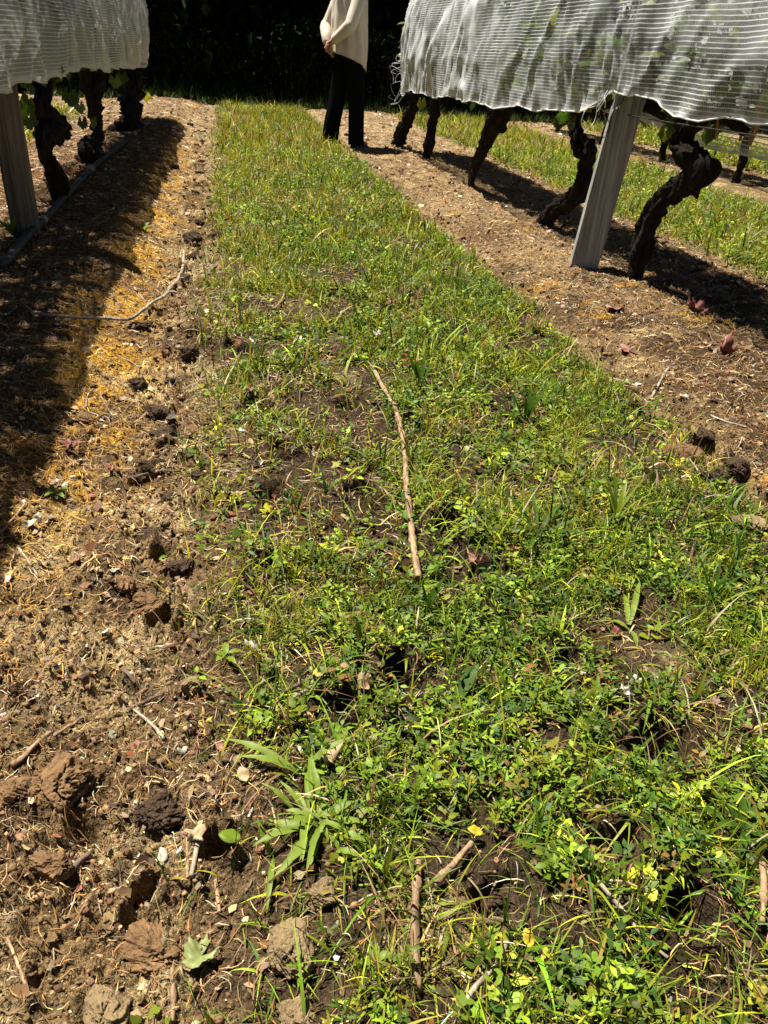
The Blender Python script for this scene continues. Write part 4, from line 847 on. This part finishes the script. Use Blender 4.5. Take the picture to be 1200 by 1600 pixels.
P = cat_smooth([(a, b, 0) for a, b in hp], 90); P[:, 2] = np.convolve(np.pad(height(P[:, 0], P[:, 1]), 4, 'edge'), np.ones(9)/9, 'valid')+.026
root = emp('irrigation_pipe', tuple(P[45]), 'dusty black irrigation pipe lying along the foot of the left vines', 'pipe')
v, f = tube(P, np.full(90, .018), 16); ch = [mk('pipe', v, f, M['pipe'])]
for k in (6, 16, 26, 36, 46):
    v, f = tube(P[k:k+2], [.021, .021], 16); ch.append(mk('coupling', v, f, M['caneg'] if k % 20 == 6 else M['pipe']))
kids(root, ch)
def wire(X, y0, y1, z, lab, sag=.012):
    y = np.arange(y0, y1, .1); q = np.stack([np.full_like(y, X)+.004*np.sin(y*2), y, z-sag*np.sin(y*1.3)**2], -1); v, f = tube(q, np.full(len(y), .0028), 6)
    o = mk('trellis_wire', v, f, M['wire']); base(o, (X, y0, z)); tag(o, lab, 'wire', 'trellis wires along the vine rows')
wire(ROWR-.12, .5, 9.4, .745, 'dark trellis wire along the hem of the right net')
wire(ROWL+.15, 1, 10.8, .70, 'dark trellis wire along the hem of the left net')
wire(ROWR, .5, 9.4, 1.25, 'upper trellis wire inside the right net')
wire(ROWL, 1, 10.8, 1.25, 'upper trellis wire inside the left net')

# ---------------------------------------------------------------- trees behind
HL = np.array([[0, 0, 0], [-.32, .5, .08], [0, 1, -.1], [.32, .5, .08]]); HF = np.array([[0, 3, 2, 1]])
def tree(x, y, hgt, rad, label, seed, n=9000, trunk=.12, low=.05, nm='tree', sz=.17):
    r = np.random.RandomState(seed); root = emp(nm, (x, y, 0), label, 'tree', 'dark trees behind the end of the rows'); ch = []
    P = [(x, y, -.1), (x+.1*r.randn(), y+.1*r.randn(), hgt*.35), (x+.2*r.randn(), y+.15*r.randn(), hgt*.85)]
    v, f = tube(P, [trunk, trunk*.75, trunk*.25], 12, .2, 3, seed, step=.25); ch.append(mk('trunk', v, f, M['treebark']))
    br = []
    for k in range(9):
        z0 = hgt*(.12+.07*k); a = r.rand()*6.28; e = np.array([x+math.cos(a)*rad*.8, y+math.sin(a)*rad*.8, z0+hgt*.12]); s0 = np.array([x, y, z0]); br.append(tube([s0, (s0+e)/2+[0, 0, .1], e], [trunk*.35, trunk*.22, .012], 7))
    v, f = merge(br); ch.append(mk('branches', v, f, M['treebark']))
    # clumps of leaves
    nc = 150; cz = low+(hgt-low)*r.rand(nc)**1.3; a = r.rand(nc)*6.28; rr = rad*np.sqrt(r.rand(nc))*np.clip(1.15-.75*(cz/hgt)**2, .3, 1); cx = x+np.cos(a)*rr; cy = y+np.sin(a)*rr
    cy = np.maximum(cy, FAR+.35+.42*cz+.25*r.rand(nc))
    q = r.randint(nc, size=n); pos = np.stack([cx[q], cy[q], cz[q]], -1)+r.normal(0, 1, (n, 3))*np.array([.3, .22, .26])*(.7+.6*r.rand(n, 1)); pos[:, 2] = np.maximum(pos[:, 2], .04)
    R = rotz(r.rand(n)*6.28)@rotx(r.normal(-.3, .8, n)); s = sz*(.6+.8*r.rand(n))
    shade = (.8+.4*r.rand(nc))[q]
    col = np.array([.009, .016, .005])*(shade*(.6+.8*r.rand(n)))[:, None]; V, F = inst(HL, HF, pos, R, np.stack([s, s, s], -1)); ch.append(mk('crown', V, F, M['hedge'], col=np.repeat(col, 4, 0)))
    kids(root, ch)
lab_t = ['dark dense tree behind the end of the rows']
tx = [-8.2, -6.2, -4.3, -2.6, -.9, .7, 2.4, 4.0, 5.9, 7.8, 9.9, 12.2]
for i, x in enumerate(tx):
    k = rs.rand(); tree(x, 16.1+.5*k, 6.0+1.6*rs.rand(), 1.35, 'dark leafy tree in the wood edge beyond the vine rows', 500+i)
for i, x in enumerate([-9, -6.5, -3.6, -1.2, 1.6, 4.2, 7, 10.2, 13]):
    tree(x, 19+.6*rs.rand(), 8+rs.rand(), 1.9, 'taller dark tree in the second line of the wood edge', 540+i, n=9000, sz=.3)
for i, x in enumerate(np.arange(-10, 16, 2.1)):
    tree(x, 22+.6*rs.rand(), 7+rs.rand(), 2.0, 'large dark tree deepest in the wood, behind the others', 570+i, n=7000, sz=.38)
for i in range(18):      # undergrowth
    x = -5+i*.85+.3*rs.rand(); r = np.random.RandomState(600+i); n = 1500; h_ = .7+.6*r.rand(); y = FAR+.75+.3*r.rand()
    z = h_*r.rand(n)**1.1; pos = np.stack([x+r.normal(0, .35, n), np.maximum(y+r.normal(0, .2, n), FAR+.3+.3*z), z+.02], -1)
    R = rotz(r.rand(n)*6.28)@rotx(r.normal(.2, .8, n)); s = .07*(.5+r.rand(n)); col = np.array([.014, .026, .007])*(.6+.8*r.rand(n))[:, None]
    V, F = inst(HL, HF, pos, R, np.stack([s, s, s], -1)); root = emp('bush', (x, y, 0), 'low dark bush at the foot of the trees beyond the rows', 'bush', 'undergrowth bushes along the wood edge')
    st = merge([tube([(x+.1*r.randn(), y, -.02), (x+.25*r.randn(), y+.1*r.randn(), h_*.8)], [.012, .004], 6) for _ in range(6)])
    kids(root, [mk('foliage', V, F, M['hedge'], col=np.repeat(col, 4, 0)), mk('stems', *st, M['treebark'])])
# long dark grass at the wood edge
n = 9000; x = rs.uniform(-3, 9, n); y = FAR+.05+rs.rand(n)**1.2*1.0
v, f, c = blades(x, y, .10+.28*rs.rand(n)*sm(FAR, FAR+.6, y)+.02, .008+.008*rs.rand(n), pick([(.04, .08, .015), (.06, .10, .015), (.08, .1, .02)], n), lean=.5)
o = mk('long_grass', v, f, M['veg'], col=c); tag(o, 'long dark grass in the shade along the wood edge', 'grass', kind='stuff')

# ---------------------------------------------------------------- person
def person():
    X, Y = 1.29, 9.10; z = hz(X, Y); root = emp('person', (X, Y, z), 'person in cream cardigan and black trousers standing with hands clasped behind', 'person')
    fwd = Vector((.93, .36, 0)).normalized(); root.rotation_euler.z = math.atan2(-fwd.x, fwd.y)   # local +y = forwards
    # --- body skeleton (local: x right, y forward)
    V = []; E = []; Rr = []
    def add(p, r, par=None):
        V.append(p); Rr.append(r if isinstance(r, tuple) else (r, r)); i = len(V)-1
        if par is not None: E.append((par, i))
        return i
    pel = add((0, 0, .95), (.15, .11)); sp = add((0, -.01, 1.12), (.13, .10), pel); chs = add((0, -.01, 1.32), (.15, .11), sp); nk = add((0, -.01, 1.47), (.055, .055), chs); h1 = add((0, .02, 1.56), (.07, .08), nk); h2_ = add((0, .02, 1.66), (.078, .095), h1); h3 = add((0, .01, 1.73), (.05, .06), h2_)
    for sx, fy, fx in ((1, .07, .11), (-1, -.13, -.12)):
        hp_ = add((sx*.09, 0, .88), .085, pel); kn = add((sx*.10+.0, fy*.6+.01, .50), .055, hp_); an = add((fx, fy-.03, .09), .036, kn); to = add((fx*1.1, fy+.12, .035), (.038, .025), an)
    hands = []
    for sx in (1, -1):
        sh = add((sx*.175, -.01, 1.39), .052, chs); el = add((sx*.235, -.13, 1.13), .042, sh); wr = add((sx*.06, -.225, .985 if sx > 0 else .965), .026, el)
        pm = add((-sx*.0, -.245, .955 if sx > 0 else .93), (.034, .018), wr)
        for k in range(4):
            dz = -.005-.016*k; l = (.9, 1., .95, .75)[k]
            a = add((-sx*.03*l, -.262, .955+dz if sx > 0 else .935+dz), .0088, pm); b = add((-sx*.052*l, -.252, .945+dz if sx > 0 else .925+dz), .008, a); c = add((-sx*.06*l, -.235, .935+dz if sx > 0 else .915+dz), .0072, b)
        t1 = add((sx*.03, -.262, .95 if sx > 0 else .93), .011, pm); t2 = add((sx*.012, -.285, .93 if sx > 0 else .915), .009, t1)
    me = bpy.data.meshes.new('body'); me.from_pydata(V, E, []); o = bpy.data.objects.new('body', me); C.objects.link(o); o.parent = root; me.materials.append(M['skin'])
    md = o.modifiers.new('skin', 'SKIN'); md.use_smooth_shade = True
    sv = me.skin_vertices[0].data
    for i, r in enumerate(Rr): sv[i].radius = r
    sv[pel].use_root = True
    o.modifiers.new('sub', 'SUBSURF').levels = 2; o.modifiers['sub'].render_levels = 2
    # face details: nose, ears are small meshes merged into one part each
    v, f = tube([(0, .105, 1.665), (0, .128, 1.635), (0, .108, 1.622)], [.008, .014, .009], 8); mk('nose', v, f, M['skin'], root)
    for s in (-1, 1):
        v, f = tube([(s*.078, .005, 1.62), (s*.092, -.003, 1.645), (s*.082, -.005, 1.675)], [.008, .012, .007], 8); mk('ear', v, f, M['skin'], root)
        iv, fi = ico(2); mk('eye', iv*.011+np.array([s*.03, .093, 1.665]), fi, M['black'], root)
    v, f = tube([(-.022, .106, 1.598), (0, .113, 1.597), (.022, .106, 1.598)], [.003, .006, .003], 8); mk('mouth', v, f, M['red'], root)
    iv, fi = ico(3); H_ = iv*np.array([.092, .112, .10]); H_ = H_*(1+.06*fbm(iv[:, 0]*3, iv[:, 1]*3+iv[:, 2], 2, 3, 3))[:, None]; H_[:, 1] = np.minimum(H_[:, 1], .055+.0*H_[:, 2]); mk('hair', H_+np.array([0, -.005, 1.68]), fi, M['hair'], root)
    # --- trousers: waist + two legs
    pr = []
    def ring_loft(C_, n=28, wr=.0, seed=0):
        """C_: list of (cx, cy, z, rx, ry)"""
        C_ = cat_smooth(np.array(C_), len(C_)*6); a = np.arange(n)/n*6.283; VV = []
        for q in C_:
            k = 1+wr*2*fbm(np.cos(a)*2.2+seed, np.sin(a)*2.2+q[2]*1.2, 1.3, 3, seed)
            VV.append(np.stack([q[0]+np.cos(a)*q[3]*k, q[1]+np.sin(a)*q[4]*k, q[2]+0*a], -1))
        m = len(C_); i, j = np.meshgrid(np.arange(m-1), np.arange(n), indexing='ij'); F = np.stack([i*n+j, i*n+(j+1) % n, (i+1)*n+(j+1) % n, (i+1)*n+j], -1).reshape(-1, 4).tolist()
        F.append(list(range(n))[::-1]); F.append([(m-1)*n+k for k in range(n)])
        return np.concatenate(VV), F
    pr.append(ring_loft([(0, 0, .80, .165, .13), (0, 0, .9, .17, .135), (0, 0, 1.0, .155, .12)], wr=.05, seed=4))
    pr.append(ring_loft([(.11, .05, .05, .075, .088), (.108, .045, .25, .078, .085), (.10, .04, .5, .082, .088), (.09, .01, .75, .095, .115), (.085, 0, .88, .09, .12)], wr=.10, seed=5))
    pr.append(ring_loft([(-.12, -.15, .05, .075, .09), (-.117, -.12, .25, .08, .09), (-.10, -.07, .5, .084, .09), (-.09, -.02, .75, .095, .115), (-.085, 0, .88, .09, .12)], wr=.10, seed=6))
    v, f = merge(pr); mk('trousers', v, f, M['black'], root)
    # --- cardigan: open at the front, hem rising behind
    nA, nZ = 72, 40; A = np.linspace(math.radians(-72), math.radians(252), nA)   # opening centred on the front (+y = 90 deg is front) -> shift
    A = A+math.radians(0)
    VV = []
    ang = np.linspace(math.radians(108), math.radians(432), nA)     # from just left of the front, round the back, to just right of the front
    front = np.abs(np.sin((ang-math.radians(90))/2))                # 0 at front, 1 at back
    for k in range(nZ+1):
        t = k/nZ                                    # 0 hem .. 1 shoulder
        hem = .885-.20*(1-front)**.8*1.0-.03*np.cos(ang)*0
        z = hem+(1.46-hem)*t
        rx = np.interp(z, [.68, .85, 1.0, 1.2, 1.36, 1.42, 1.46], [.20, .205, .20, .195, .20, .16, .075]); ry = np.interp(z, [.68, .85, 1.0, 1.2, 1.36, 1.42, 1.46], [.165, .175, .175, .165, .155, .125, .07])
        fl = 0*t; fold = .012*np.sin(ang*9+2*t)*(1-.5*t)+.02*fbm(np.cos(ang)*2, np.sin(ang)*2+t*2, 2, 3, 12)
        VV.append(np.stack([np.cos(ang)*(rx+fold), np.sin(ang)*(ry+fold+fl)-.015, z], -1))
    i, j = np.meshgrid(np.arange(nZ), np.arange(nA-1), indexing='ij'); F = np.stack([i*nA+j, i*nA+j+1, (i+1)*nA+j+1, (i+1)*nA+j], -1).reshape(-1, 4)
    o = mk('cardigan', np.concatenate(VV), F, M['cream'], root); s = o.modifiers.new('thickness', 'SOLIDIFY'); s.thickness = .006; s.offset = 1
    v, f = ring_loft([(0, 0, .93, .185, .145), (0, 0, 1.1, .172, .135), (0, 0, 1.3, .178, .125), (0, 0, 1.42, .13, .09), (0, .0, 1.46, .065, .06)], wr=.04, seed=8); mk('shirt', v, f, M['greyknit'], root)
    for sx in (1, -1):
        e = (.985, -.225, .06) if sx > 0 else (.965, -.225, .06)
        v, f = tube([(sx*.14, -.01, 1.41), (sx*.19, -.03, 1.34), (sx*.238, -.12, 1.15), (sx*.225, -.155, 1.10), (sx*.12, -.21, 1.02), (sx*.075, -.225, e[0])], [.062, .07, .063, .062, .05, .042], 22, rough=.16, rf=9, seed=4+sx, step=.015); mk('sleeve', v, f, M['cream'], root)
    for fx, fy in ((.112, .07), (-.13, -.13)):
        n = 20; a = np.arange(n)/n*6.283; VV = []
        for zz, k in ((0, 1.), (.018, 1.03), (.022, .98), (.05, .9), (.08, .62), (.10, .5)):
            xx = np.cos(a)*.047*k; yy = np.sin(a)*.135*k; yy = np.where(yy > 0, yy*(1 if zz < .04 else .55 if zz < .07 else .2), yy*(1 if zz < .04 else .95)); VV.append(np.stack([fx+xx, fy+.035+yy*(1), zz+0*a], -1))
        m = len(VV); F = [[i*n+j, i*n+(j+1) % n, (i+1)*n+(j+1) % n, (i+1)*n+j] for i in range(m-1) for j in range(n)]+[list(range(n))[::-1], [(m-1)*n+k for k in range(n)]]
        mk('shoe', np.concatenate(VV), F, M['shoe'], root)
person()
